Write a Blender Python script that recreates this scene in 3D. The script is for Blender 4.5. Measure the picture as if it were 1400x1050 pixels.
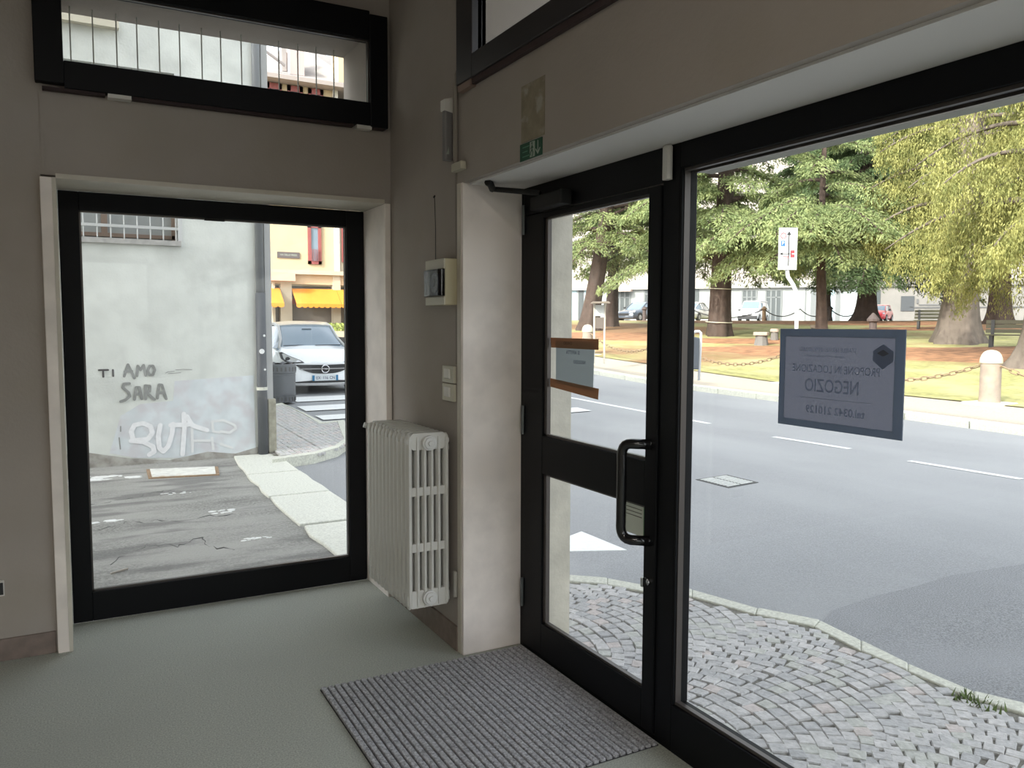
import bpy, bmesh, math, random
import numpy as np
from mathutils import Vector, Matrix
random.seed(7); rng = np.random.default_rng(11)
C = bpy.context.scene.collection
for o in list(bpy.data.objects): bpy.data.objects.remove(o)
R = math.radians
# ---------------- camera
F_PX, YAW, PITCH, ROLL, CAM_H = 1104.14, R(28.473), R(-4.232), R(0.175), 1.5
fw = Vector((math.sin(YAW)*math.cos(PITCH), math.cos(YAW)*math.cos(PITCH), math.sin(PITCH)))
rt = Vector((math.cos(YAW), -math.sin(YAW), 0)); up = rt.cross(fw)
rt, up = rt*math.cos(ROLL)+up*math.sin(ROLL), -rt*math.sin(ROLL)+up*math.cos(ROLL)
cd = bpy.data.cameras.new('camera'); cam = bpy.data.objects.new('camera', cd); C.objects.link(cam)
cd.sensor_width = 36; cd.lens = F_PX/1400*36; cd.clip_start = 0.02; cd.clip_end = 600
cam.matrix_world = Matrix(((rt.x, up.x, -fw.x, 0), (rt.y, up.y, -fw.y, 0), (rt.z, up.z, -fw.z, CAM_H), (0, 0, 0, 1)))
bpy.context.scene.camera = cam
# ---------------- light
vs = bpy.context.scene.view_settings
vs.view_transform = 'Standard'; vs.look = 'None'; vs.gamma = 1; vs.use_curve_mapping = False
vs.exposure = 0.32
FILL_LAMP = 50.0  # emission of the added ceiling tubes
SUN_EL, SUN_H = R(33), math.atan2(0.92, 0.39)          # the sun stands behind our building; heading of travel from +Y to +X
w = bpy.data.worlds.new('world'); bpy.context.scene.world = w; w.use_nodes = True
nt = w.node_tree; bg = nt.nodes['Background']
sky = nt.nodes.new('ShaderNodeTexSky'); sky.sky_type = 'NISHITA'; sky.sun_disc = False
sky.sun_elevation = SUN_EL; sky.sun_rotation = SUN_H+math.pi; sky.air_density = 1.0; sky.dust_density = 3.0; sky.ozone_density = 1.5
hsv = nt.nodes.new('ShaderNodeHueSaturation'); hsv.inputs['Saturation'].default_value = 0.25
nt.links.new(sky.outputs[0], hsv.inputs['Color']); nt.links.new(hsv.outputs[0], bg.inputs['Color'])
bg.inputs["Strength"].default_value = 0.57
sd = bpy.data.lights.new('sun', 'SUN'); sun = bpy.data.objects.new('sun', sd); C.objects.link(sun)
sd.energy = 4.0; sd.angle = R(0.6); sd.color = (1.0, 0.93, 0.80)
sdir = Vector((0.92*math.cos(SUN_EL), 0.39*math.cos(SUN_EL), -math.sin(SUN_EL)))
sun.rotation_euler = sdir.to_track_quat('-Z', 'Y').to_euler(); sun.location = (-20, -15, 30)
# the shop front goes on behind the camera: portals guide daylight sampling through the real openings
def portal(loc, rot, sx, sy):
    l = bpy.data.lights.new('portal', 'AREA'); l.shape = 'RECTANGLE'; l.size = sx; l.size_y = sy
    l.cycles.is_portal = True
    o = bpy.data.objects.new('portal', l); C.objects.link(o); o.location = loc; o.rotation_euler = rot
#portal((2.0, 0.6, 1.1), (0, R(90), 0), 1.9, 5.0)
#portal((0.72, 4.53, 1.1), (R(-90), 0, 0), 1.4, 1.9)

# ---------------- helpers
def ray(px, py): return (fw*F_PX + rt*(px-700) - up*(py-525)).normalized()
def hit(px, py, ax, v):
    d = ray(px, py); o = Vector((0, 0, CAM_H)); return o + d*((v-o[ax])/d[ax])
def head(px): return math.degrees(YAW) + math.degrees(math.atan((px-700)/F_PX))
def polar(px, r):
    a = R(head(px)); return r*math.sin(a), r*math.cos(a)
RT = [(0, -.17), (14, -.17), (17, -.06), (20, 0.0), (26, .35), (33, .75), (50, 1.55), (60, 1.68), (85, 1.78), (300, 1.9)]
LT = [(0, -.13), (9, -.11), (12, -.06), (16, .07), (20, .12), (50, .12), (300, .3)]
def G(x, y):
    r = math.hypot(x, y)
    a = np.interp(r, [q[0] for q in RT], [q[1] for q in RT]); b = np.interp(r, [q[0] for q in LT], [q[1] for q in LT])
    t = min(max((math.degrees(math.atan2(x, max(y, .01)))-22)/9, 0), 1); t = t*t*(3-2*t)
    return float(b+(a-b)*t)
def ground(px, py, dz=0.0):
    d = ray(px, py); o = Vector((0, 0, CAM_H)); p = o + d*((-.1-o.z)/d.z) if d.z < -1e-4 else o+d*60
    for i in range(30): p = o + d*((G(p.x, p.y)+dz-o.z)/d.z)
    return p

class MB:
    def __init__(s): s.v = []; s.f = []; s.M = None
    def add(s, vs, fs):
        n = len(s.v)
        for p in vs:
            p = Vector(p); s.v.append(tuple(s.M @ p) if s.M else tuple(p))
        s.f += [tuple(i+n for i in f) for f in fs]; return s
    def box(s, x0, x1, y0, y1, z0, z1):
        x0, x1 = min(x0, x1), max(x0, x1); y0, y1 = min(y0, y1), max(y0, y1); z0, z1 = min(z0, z1), max(z0, z1)
        return s.add([(x0, y0, z0), (x1, y0, z0), (x1, y1, z0), (x0, y1, z0), (x0, y0, z1), (x1, y0, z1), (x1, y1, z1), (x0, y1, z1)],
                     [(3, 2, 1, 0), (4, 5, 6, 7), (0, 1, 5, 4), (1, 2, 6, 5), (2, 3, 7, 6), (3, 0, 4, 7)])
    def cham(s, x0, x1, y0, y1, z0, z1, c):
        # box with chamfered edges along z and top
        P = lambda i, z: [(x0+i+c, y0+i, z), (x1-i-c, y0+i, z), (x1-i, y0+i+c, z), (x1-i, y1-i-c, z), (x1-i-c, y1-i, z), (x0+i+c, y1-i, z), (x0+i, y1-i-c, z), (x0+i, y0+i+c, z)]
        v = P(0, z0)+P(0, z1-c)+P(c*.7, z1); f = [tuple(range(7, -1, -1)), tuple(range(16, 24))]
        for k in (0, 8):
            for i in range(8): f.append((k+i, k+(i+1) % 8, k+8+(i+1) % 8, k+8+i))
        return s.add(v, f)
    def prism(s, poly, ext):
        # poly: 3-D points (CCW seen against ext), ext: extrusion vector
        n = len(poly); e = Vector(ext); P = [Vector(p) for p in poly]
        v = P+[p+e for p in P]
        return s.add(v, [tuple(range(n-1, -1, -1)), tuple(range(n, 2*n))]+[(i, (i+1) % n, n+(i+1) % n, n+i) for i in range(n)])
    def tube(s, path, r, seg=10, close=False, caps=True):
        P = [Vector(p) for p in path]; n = len(P); rr = r if isinstance(r, (list, tuple)) else [r]*n
        vs = []; up0 = None
        for i in range(n):
            if close: t = P[(i+1) % n]-P[i-1]
            else: t = P[min(i+1, n-1)]-P[max(i-1, 0)]
            t.normalize()
            if up0 is None: up0 = Vector((0, 0, 1)) if abs(t.z) < .9 else Vector((1, 0, 0))
            a = t.cross(up0)
            if a.length < 1e-5: a = t.orthogonal()
            a.normalize(); b = t.cross(a); up0 = -b
            for k in range(seg):
                an = 2*math.pi*k/seg; vs.append(P[i]+a*math.cos(an)*rr[i]+b*math.sin(an)*rr[i])
        fs = []
        for i in range(n if close else n-1):
            j = (i+1) % n
            for k in range(seg): fs.append((i*seg+k, j*seg+k, j*seg+(k+1) % seg, i*seg+(k+1) % seg))
        if caps and not close: fs += [tuple(range(seg)), tuple(range(n*seg-1, (n-1)*seg-1, -1))]
        return s.add(vs, fs)
    def lathe(s, c, prof, seg=20):
        # prof: (r, z) from bottom to top round the vertical through c
        vs = []
        for r_, z in prof:
            for k in range(seg):
                a = 2*math.pi*k/seg; vs.append((c[0]+r_*math.cos(a), c[1]+r_*math.sin(a), c[2]+z))
        n = len(prof); fs = [(i*seg+k, i*seg+(k+1) % seg, (i+1)*seg+(k+1) % seg, (i+1)*seg+k) for i in range(n-1) for k in range(seg)]
        fs += [tuple(range(seg-1, -1, -1)), tuple(range((n-1)*seg, n*seg))]
        return s.add(vs, fs)
    def cyl(s, a, b, r, seg=14): return s.tube([a, b], r, seg)
    def ribbon(s, pts, wd, O, U, V, N, th=.003):
        # a flat painted stroke with round ends; pts in the (U, V) plane from O
        for i in range(len(pts)-1):
            a = Vector(pts[i]); b = Vector(pts[i+1]); d = (b-a)
            if d.length < 1e-6: continue
            an0 = math.atan2(d.y, d.x); q = []
            for k in range(5): an = an0+math.pi/2+k*math.pi/4; q.append((a.x+math.cos(an)*wd/2, a.y+math.sin(an)*wd/2))
            for k in range(5): an = an0-math.pi/2+k*math.pi/4; q.append((b.x+math.cos(an)*wd/2, b.y+math.sin(an)*wd/2))
            s.k = getattr(s, 'k', 0)+1; e = N*(th*.6+.00012*s.k); n0 = len(s.v)
            s.v += [tuple(O+U*x+V*y+e) for x, y in q]; s.f.append(tuple(range(n0, n0+10)))
        return s
    def mesh(s, name, smooth=False):
        me = bpy.data.meshes.new(name); me.from_pydata(s.v, [], s.f); me.validate()
        bm = bmesh.new(); bm.from_mesh(me); bmesh.ops.recalc_face_normals(bm, faces=bm.faces); bm.to_mesh(me); bm.free()
        if smooth:
            for p in me.polygons: p.use_smooth = True
        return me
    def build(s, name, m, parent=None, smooth=False, bevel=0, angle=None):
        me = s.mesh(name, smooth or angle is not None); me.materials.append(m)
        o = bpy.data.objects.new(name, me); C.objects.link(o)
        if parent: o.parent = parent
        if bevel:
            b = o.modifiers.new('bevel', 'BEVEL'); b.width = bevel; b.segments = 2; b.limit_method = 'ANGLE'
        if angle is not None: me.set_sharp_from_angle(angle=R(angle))
        return o
def tag(o, label=None, cat=None, group=None, kind=None):
    for k, v in (('label', label), ('category', cat), ('group', group), ('kind', kind)):
        if v: o[k] = v
    return o
def empty(name, loc=(0, 0, 0), rz=0, label=None, cat=None, group=None, kind=None, parent=None):
    o = bpy.data.objects.new(name, None); C.objects.link(o); o.location = loc; o.rotation_euler = (0, 0, rz)
    o.empty_display_size = .1
    if parent: o.parent = parent
    return tag(o, label, cat, group, kind)
def copy_tree(o, parent=None):
    c = o.copy(); C.objects.link(c)
    if parent: c.parent = parent
    for ch in [q for q in bpy.data.objects if q.parent == o]: copy_tree(ch, c)
    return c
def text_mb(txt, size, O, U, V, N, depth=.001, align='CENTER', sx=1.0, font_bold=0.0):
    cu = bpy.data.curves.new('t', 'FONT'); cu.body = txt; cu.size = size; cu.align_x = align; cu.align_y = 'CENTER'
    cu.resolution_u = 3; cu.offset = font_bold
    ob = bpy.data.objects.new('t', cu); C.objects.link(ob)
    bpy.context.view_layer.update()
    me = bpy.data.meshes.new_from_object(ob.evaluated_get(bpy.context.evaluated_depsgraph_get()))
    m = MB(); m.v = [tuple(O+U*(q.co.x*sx)+V*q.co.y+N*depth) for q in me.vertices]; m.f = [tuple(p.vertices) for p in me.polygons]
    bpy.data.objects.remove(ob); return m

# ---------------- materials
def mat(name, col, rough=.6, metal=0, var=0, scale=5, bump=0, bscale=None, col2=None, spec=.5, detail=4, coat=0, emit=None):
    m = bpy.data.materials.new(name); m.use_nodes = True; t = m.node_tree; b = t.nodes['Principled BSDF']
    b.inputs['Base Color'].default_value = (*col, 1); b.inputs['Roughness'].default_value = rough; b.inputs['Metallic'].default_value = metal
    b.inputs['Specular IOR Level'].default_value = spec
    if coat: b.inputs['Coat Weight'].default_value = coat
    if var or col2:
        tc = t.nodes.new('ShaderNodeNewGeometry'); no = t.nodes.new('ShaderNodeTexNoise'); no.inputs['Scale'].default_value = scale; no.inputs['Detail'].default_value = detail
        t.links.new(tc.outputs['Position'], no.inputs['Vector'])
        cr = t.nodes.new('ShaderNodeValToRGB'); c2 = col2 or tuple(min(1, c*(1+var)) for c in col); c1 = col if col2 else tuple(c*(1-var) for c in col)
        cr.color_ramp.elements[0].position = .32; cr.color_ramp.elements[1].position = .68
        cr.color_ramp.elements[0].color = (*c1, 1); cr.color_ramp.elements[1].color = (*c2, 1)
        t.links.new(no.outputs['Fac'], cr.inputs[0]); t.links.new(cr.outputs[0], b.inputs['Base Color'])
    if bump:
        tc = t.nodes.new('ShaderNodeNewGeometry'); n2 = t.nodes.new('ShaderNodeTexNoise'); n2.inputs['Scale'].default_value = bscale or scale*6; n2.inputs['Detail'].default_value = 5
        t.links.new(tc.outputs['Position'], n2.inputs['Vector'])
        bu = t.nodes.new('ShaderNodeBump'); bu.inputs['Strength'].default_value = bump; bu.inputs['Distance'].default_value = .01
        t.links.new(n2.outputs['Fac'], bu.inputs['Height']); t.links.new(bu.outputs[0], b.inputs['Normal'])
    return m
def layered(m, col, scale, lo, hi, fac=1.0, detail=6, stretch=None, seed=0.0):
    """another noise layer of a second colour over a material (dirt, wear)"""
    t = m.node_tree; b = t.nodes['Principled BSDF']; inp = b.inputs['Base Color']
    g = t.nodes.new('ShaderNodeNewGeometry'); mp = t.nodes.new('ShaderNodeMapping'); mp.inputs['Scale'].default_value = stretch or (1, 1, 1); mp.inputs['Location'].default_value = (seed, seed, seed)
    no = t.nodes.new('ShaderNodeTexNoise'); no.inputs['Scale'].default_value = scale; no.inputs['Detail'].default_value = detail
    cr = t.nodes.new('ShaderNodeValToRGB'); cr.color_ramp.elements[0].position = lo; cr.color_ramp.elements[1].position = hi
    cr.color_ramp.elements[0].color = (0, 0, 0, 1); cr.color_ramp.elements[1].color = (fac, fac, fac, 1)
    mx = t.nodes.new('ShaderNodeMix'); mx.data_type = 'RGBA'
    t.links.new(g.outputs['Position'], mp.inputs[0]); t.links.new(mp.outputs[0], no.inputs['Vector']); t.links.new(no.outputs['Fac'], cr.inputs[0]); t.links.new(cr.outputs[0], mx.inputs['Factor'])
    if inp.links: t.links.new(inp.links[0].from_socket, mx.inputs['A'])
    else: mx.inputs['A'].default_value = inp.default_value
    mx.inputs['B'].default_value = (*col, 1); t.links.new(mx.outputs['Result'], inp); return m
def translucent(name, col, k=.5, var=0, scale=20):
    m = mat(name, col, .7, var=var, scale=scale); t = m.node_tree; b = t.nodes['Principled BSDF']; out = t.nodes['Material Output']
    tl = t.nodes.new('ShaderNodeBsdfTranslucent'); tl.inputs[0].default_value = (*col, 1); mx = t.nodes.new('ShaderNodeMixShader'); mx.inputs[0].default_value = k
    t.links.new(b.outputs[0], mx.inputs[1]); t.links.new(tl.outputs[0], mx.inputs[2]); t.links.new(mx.outputs[0], out.inputs[0]); return m
def glass(name, tint=(1, 1, 1), refl=1.0):
    m = bpy.data.materials.new(name); m.use_nodes = True; t = m.node_tree; t.nodes.remove(t.nodes['Principled BSDF'])
    out = t.nodes['Material Output']; tr = t.nodes.new('ShaderNodeBsdfTransparent'); tr.inputs[0].default_value = (*tint, 1)
    gl = t.nodes.new('ShaderNodeBsdfGlossy'); gl.inputs['Roughness'].default_value = .01; lw = t.nodes.new('ShaderNodeLayerWeight')
    pw = t.nodes.new('ShaderNodeMath'); pw.operation = 'POWER'; pw.inputs[1].default_value = 5; t.links.new(lw.outputs['Facing'], pw.inputs[0])
    ml = t.nodes.new('ShaderNodeMath'); ml.operation = 'MULTIPLY_ADD'; ml.inputs[1].default_value = .5*refl; ml.inputs[2].default_value = .03*refl
    lw.inputs['Blend'].default_value = .5
    mx = t.nodes.new('ShaderNodeMixShader'); t.links.new(pw.outputs[0], ml.inputs[0]); t.links.new(ml.outputs[0], mx.inputs[0])
    t.links.new(tr.outputs[0], mx.inputs[1]); t.links.new(gl.outputs[0], mx.inputs[2]); t.links.new(mx.outputs[0], out.inputs[0]); return m
M = {}
M['wall'] = layered(mat('wall_paint', (.375, .335, .30), .85, var=.05, scale=1.5, bump=.15, bscale=60), (.335, .295, .245), 2.5, .5, .75, .6)
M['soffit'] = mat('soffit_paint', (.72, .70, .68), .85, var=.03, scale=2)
M['marble'] = layered(mat('beige_marble', (.88, .81, .755), .45, var=.10, scale=6, bump=.05, bscale=40), (.68, .60, .53), 3, .56, .75, .5)
M['marble_edge'] = mat('marble_edge', (.60, .56, .48), .5, var=.08, scale=5)
M['brown_stone'] = mat('brown_stone', (.22, .17, .145), .45, var=.15, scale=20)
M['floor'] = layered(mat('floor_lino', (.43, .45, .40), .75, var=.26, scale=170, bump=.1, bscale=200, detail=3), (.365, .38, .345), 1.2, .45, .7, .5)
M['black'] = mat('black_aluminium', (.0022, .0026, .004), .5, .0, spec=.22)
M['gasket'] = mat('rubber_gasket', (.01, .01, .01), .7)
M['bead'] = mat('glazing_bead', (.10, .088, .082), .35, .4)
M['glass'] = glass('clear_glass', (.97, .985, .98), .8)
M['rad'] = mat('radiator_enamel', (.66, .65, .61), .35, coat=.2)
M['radin'] = mat('radiator_plug', (.72, .72, .70), .35)
M['cream'] = mat('cream_plastic', (.55, .52, .42), .45)
M['white_plastic'] = mat('white_plastic', (.68, .66, .62), .45)
M['grey_plastic'] = mat('grey_plastic', (.20, .19, .19), .4)
M['dark_plastic'] = mat('dark_plastic', (.02, .02, .022), .4)
M['smoke'] = glass('smoked_cover', (.35, .35, .42), 2.0)
M['chrome'] = mat('chrome', (.6, .6, .62), .2, 1)
M['paper'] = mat('paper', (.55, .58, .60), .8)
M['ink'] = mat('ink', (.05, .05, .12), .7)
M['green_sign'] = mat('green_sign', (.006, .065, .032), .5)
M['sign_white'] = mat('sign_white', (.36, .42, .36), .6)
M['asphalt'] = layered(layered(mat('asphalt', (.31, .315, .322), .95, spec=.15, var=.16, scale=90, bump=.35, bscale=120, detail=3), (.38, .385, .39), .55, .42, .62, .75, stretch=(.8, .25, 1)), (.25, .255, .26), .35, .6, .8, .35, seed=4)
M['asphalt_patch'] = layered(mat('asphalt_patch', (.275, .28, .288), .95, spec=.15, var=.3, scale=110, bump=.5, bscale=110, detail=3), (.35, .355, .37), 1.2, .45, .75, .6)
M['alley'] = layered(layered(mat('alley_asphalt', (.26, .255, .235), .9, var=.35, scale=55, bump=.9, bscale=70), (.36, .35, .325), 1.6, .42, .62, .9, stretch=(.5, 1.5, 1)), (.15, .145, .14), 2.6, .52, .62, .75, stretch=(.45, 1.6, 1), seed=9)
M['granite'] = mat('pale_granite', (.64, .64, .57), .75, var=.14, scale=60, bump=.3, bscale=90)
M['kerb'] = mat('kerb_granite', (.60, .60, .52), .8, var=.16, scale=50, bump=.3, bscale=90)
M['white_paint'] = mat('road_paint', (.80, .81, .80), .7, var=.05, scale=30)
M['worn_paint'] = mat('worn_paint', (.74, .74, .72), .8, var=.1, scale=20)
M['rust'] = mat('rusty_iron', (.30, .20, .12), .8, var=.3, scale=30)
M['iron'] = mat('cast_iron', (.62, .63, .60), .7, .0, var=.1, scale=30)
M['iron_dark'] = mat('dark_iron', (.07, .07, .07), .7)
M['mortar'] = mat('sand_joint', (.20, .19, .165), .95, var=.3, scale=60)
for i, c in enumerate([(.47, .46, .455), (.53, .515, .505), (.42, .415, .415), (.53, .475, .45), (.48, .48, .445)]):
    M['cob%d' % i] = mat('cobble_%s' % ('grey', 'pale', 'dark', 'pink', 'green')[i], c, .7, var=.15, scale=40, bump=.5, bscale=70)
# ================= THE ROOM (structure)
XB, XD, XO, YA, YF, YO = 1.511, 1.805, 2.07, 4.15, 4.50, 4.57   # wall B face, door plane, street face, wall A face, frame plane, outer face
YB, XL, YBK, ZC = 3.245, -3.4, -6.0, 3.45
def struct(name, mb, m, **k): return tag(mb.build(name, m, **k), kind='structure')
struct('floor', MB().box(XL, 1.86, YBK, YF, -.12, 0), M['floor'])
struct('ceiling', MB().box(XL, XB, YBK, YA, ZC, ZC+.2), M['wall'])
w1 = MB()   # wall A with two openings
w1.box(XL-.3, -.105, YA, YO, 0, ZC)            # left of the windows
w1.box(-.105, 1.48, YA, YO, 2.15, 2.60)          # between the windows
w1.box(-.105, 1.48, YA, YO, 2.995, ZC)            # above the upper one
w1.box(-.105, .0, YA, YO, 2.60, 2.995)
w1.box(1.39, 1.48, YA, YO, 2.60, 2.995)
w1.box(1.48, XB, YA, YO, 0, ZC)
struct('wall_far', w1, M['wall'])
w2 = MB()   # wall B: pier by the corner, beam over the door, sill band over it
w2.box(XB, XO, YB+.012, YO, 0, ZC)
w2.box(XB, XO, YBK, YB+.012, 2.115, 2.60)
w2.box(XB, XO, YBK, YB+.012, 3.15, ZC)
w2.box(XB, XO, 3.09, YB+.012, 2.60, 3.15)
w2.box(XB, XO, YBK, -1.2, 2.60, 3.15)
w2.box(XB, XO, YBK, -5.0, -.1, 2.115)
struct('wall_right', w2, M['wall'])
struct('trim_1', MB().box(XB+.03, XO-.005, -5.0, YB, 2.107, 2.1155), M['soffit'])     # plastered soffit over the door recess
struct('wall_left', MB().box(XL-.3, XL, YBK-.3, YA, 0, ZC), M['wall'])
wb_ = MB(); wb_.box(XL-.3, XO, YBK-.3, YBK, 0, .5); wb_.box(XL-.3, XO, YBK-.3, YBK, 2.6, ZC); wb_.box(XL-.3, XL+.3, YBK-.3, YBK, .5, 2.6); wb_.box(XB-.3, XO, YBK-.3, YBK, .5, 2.6)
struct('wall_back', wb_, M['wall'])
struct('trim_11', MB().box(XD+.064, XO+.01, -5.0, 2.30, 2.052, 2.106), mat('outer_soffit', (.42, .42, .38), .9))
# marble linings of the big window and of the door recess
t = MB(); t.box(-.108, -.062, YA-.03, YF, 0, 2.137)
struct('trim_2', t, M['marble'], bevel=.003)
struct('trim_3', MB().box(-.062, -.047, YA-.03, YF+.0, 0, 2.137), M['marble_edge'])
struct('trim_4', MB().box(1.475, XB-.004, YA-.008, YF, 0, 2.137), M['marble'], bevel=.003)
struct('trim_5', MB().box(-.047, 1.475, YA-.006, YF, 2.137, 2.158), M['marble_edge'])
struct('trim_6', MB().box(XB-.004, XD-.0, YB-.012, YB+.012, 0, 2.115), M['marble'], bevel=.003)   # pale slab facing the room
struct('trim_7', MB().box(XB-.006, XB, YB+.012, YB+.045, 0, 2.115), M['marble_edge'])
struct('trim_8', MB().box(XD+.05, XO+.004, YB-.012, YB+.012, -.02, 2.115), mat('travertine', (.60, .56, .47), .6, var=.12, scale=9, bump=.2))
struct('trim_9', MB().box(-.098, -.086, YA-.004, YA+.01, 2.15, ZC), M['wall'])                    # old joint strip above the window
struct('baseboard_left', MB().box(XL, -.115, YA-.012, YA+.0, 0, .10), M['brown_stone'], bevel=.002)
struct('baseboard_right', MB().box(XB-.012, XB, YB+.046, YA-.008, 0, .115), M['brown_stone'], bevel=.002)
# unseen upper storeys, their height and added set-back blocks shaped to shade the street
ub = MB(); ub.box(-16, XO, -9, YO, ZC+.2, 7.4); ub.box(-16, -5, -9, YO, 7.4, 12.5); ub.box(-18, -9.5, -9, YO, 12.5, 15.8)
ub.box(-16, XL-.3, YA, YO, -.2, ZC+.2); ub.box(-16, -15.7, -9, YO, -.2, ZC+.2)
struct('upper_shade_mass', ub, mat('outer_plaster', (.55, .52, .46), .9, var=.05, scale=2))
struct('shade_mass_cap', MB().box(-18, -9.5, -9.2, YO+.1, 15.8, 15.95), M['rust'])  # cap on the tallest added block

# ---- windows
def frame_rect(x0, x1, z0, z1, wl, wr, wb, wt, y0, y1, parent, name='frame', m=None):
    b = MB()
    b.box(x0, x0+wl, y0, y1, z0, z1); b.box(x1-wr, x1, y0, y1, z0, z1)
    b.box(x0+wl, x1-wr, y0, y1, z0, z0+wb); b.box(x0+wl, x1-wr, y0, y1, z1-wt, z1)
    return b.build(name, m or M['black'], parent, bevel=.003)
W1 = empty('window_1', (.71, YF, 0), kind='structure')
def rel(o, root):
    o.matrix_parent_inverse = Matrix.Translation(-root.location); return o
rel(frame_rect(-.046, 1.474, .0, 2.137, .088, .10, .148, .09, YF, YO, W1), W1)
bd = MB(); x0, x1, z0, z1 = .042, 1.374, .148, 2.047
bd.box(x0, x0+.008, YF+.012, YF+.03, z0, z1); bd.box(x1-.008, x1, YF+.012, YF+.03, z0, z1); bd.box(x0, x1, YF+.012, YF+.03, z0, z0+.01); bd.box(x0, x1, YF+.012, YF+.03, z1-.008, z1)
rel(bd.build('glazing_bead', M['bead'], W1), W1)
rel(MB().box(.62, .72, YF+.006, YF+.02, 2.035, 2.05).build('catch', M['gasket'], W1), W1)
rel(MB().box(x0, x1, YF+.03, YF+.036, z0, z1).build('pane', M['glass'], W1), W1)
W2 = empty('window_2', (.70, YA, 2.54), kind='structure')
a = MB(); y0, y1 = YA-.05, YA+.02
a.box(-.112, .0, y0, y1, 2.54, 3.12); a.box(1.388, 1.484, y0, y1, 2.518, 3.085); a.box(.0, 1.388, y0, y1, 2.522, 2.64); a.box(.0, 1.388, y0, y1, 2.955, 3.10)
rel(a.build('frame', M['black'], W2, bevel=.004), W2)
a = MB()
for xa, xb_, zz in ((-.085, .16, .012), (.27, 1.30, .012), (1.40, 1.47, .01)): a.box(xa, xb_, y0+.01, y1, 2.522-zz, 2.522)
rel(a.build('lower_strip', mat('brown_seal', (.035, .02, .02), .8), W2), W2)
a = MB(); a.box(.17, .265, y0+.004, y1, 2.505, 2.524); a.box(1.315, 1.395, y0+.004, y1, 2.503, 2.522)
rel(a.build('drain_clip', M['white_plastic'], W2), W2)
a = MB(); a.box(.0, 1.388, y0+.02, y0+.032, 2.949, 2.957); a.box(1.381, 1.388, y0+.02, y0+.032, 2.64, 2.957)
rel(a.build('glazing_bead', M['bead'], W2), W2)
rel(MB().box(.0, 1.388, YA-.0, YA+.006, 2.64, 2.955).build('pane', M['glass'], W2), W2)
for px in (97, 128, 160, 188, 218, 246, 276, 302, 330, 381, 407, 432, 456):
    q = hit(px, 80, 1, 4.47)
    rel(MB().cyl((q.x, 4.47, 2.60), (q.x, 4.47, 2.995), .0035, 6).build('bar', M['iron'], W2), W2)
W5 = empty('added_window', (-1, YBK, .5), kind='structure')  # unseen rear window, added to let more daylight into the room
a = MB(); a.box(XL+.3, XB-.3, YBK-.1, YBK-.04, .5, .6); a.box(XL+.3, XB-.3, YBK-.1, YBK-.04, 2.5, 2.6)
for x_ in (XL+.3, -1.7, -.2, XB-.38): a.box(x_, x_+.08, YBK-.1, YBK-.04, .6, 2.5)
rel(a.build('frame', M['black'], W5), W5); rel(MB().box(XL+.3, XB-.3, YBK-.075, YBK-.069, .6, 2.5).build('pane', M['glass'], W5), W5)
W3 = empty('window_3', (XD, .4, 0), kind='structure')
a = MB(); fx0, fx1 = XD-.005, XD+.062
YW0, YW1 = -5.0, 2.142
a.box(fx0, fx1, YW0, YW1, 0, .172); a.box(fx0, fx1, YW0, YW1, 2.022, 2.107); a.box(fx0, fx1, 2.134, YW1, .172, 2.022)
a.box(fx0, fx1, -.75, -.65, .172, 2.022); a.box(fx0, fx1, -2.9, -2.8, .172, 2.022); a.box(fx0, fx1, YW0, YW0+.08, .172, 2.022)
rel(a.build('frame', M['black'], W3, bevel=.003), W3)
a = MB(); a.box(fx0+.012, fx0+.03, -.65, 2.134, .172, .184); a.box(fx0+.012, fx0+.03, -.65, 2.134, 2.012, 2.022); a.box(fx0+.010, fx0+.034, 2.131, 2.134, .172, 2.022)
a.box(fx0+.040, fx0+.058, -.65, 2.12, 2.006, 2.022)
rel(a.build('glazing_bead', M['bead'], W3), W3)
GX = XD+.03
rel(MB().box(GX, GX+.008, -.65, 2.134, .172, 2.022).build('pane', M['glass'], W3), W3)
rel(MB().box(GX, GX+.008, YW0+.08, -.75, .172, 2.022).build('pane', M['glass'], W3), W3)
W4 = empty('window_4', (XB, 1, 2.55), kind='structure')
a = MB(); x0, x1 = XB-.03, XB+.04
a.box(x0, x1, 3.09, YB, 2.52, 3.17); a.box(x0, x1, -1.2, 3.09, 2.52, 2.615); a.box(x0, x1, -1.2, 3.09, 3.08, 3.17); a.box(x0, x1, -1.3, -1.2, 2.52, 3.17); a.box(x0, x1, .9, .98, 2.61, 3.08)
rel(a.build('frame', mat('dark_brown_frame', (.03, .026, .028), .45), W4, bevel=.004), W4)
a = MB(); a.box(x0+.01, x1, -1.2, 3.12, 2.497, 2.52)
rel(a.build('lower_strip', mat('brown_seal_b', (.05, .03, .03), .8), W4), W4)
rel(MB().box(x0+.004, x0+.03, 3.11, 3.235, 2.49, 2.518).build('drain_clip', mat('brown_clip', (.22, .15, .12), .6), W4), W4)
rel(MB().box(XB+.015, XB+.02, -1.2, 3.09, 2.615, 3.08).build('pane', M['glass'], W4), W4)
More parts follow.
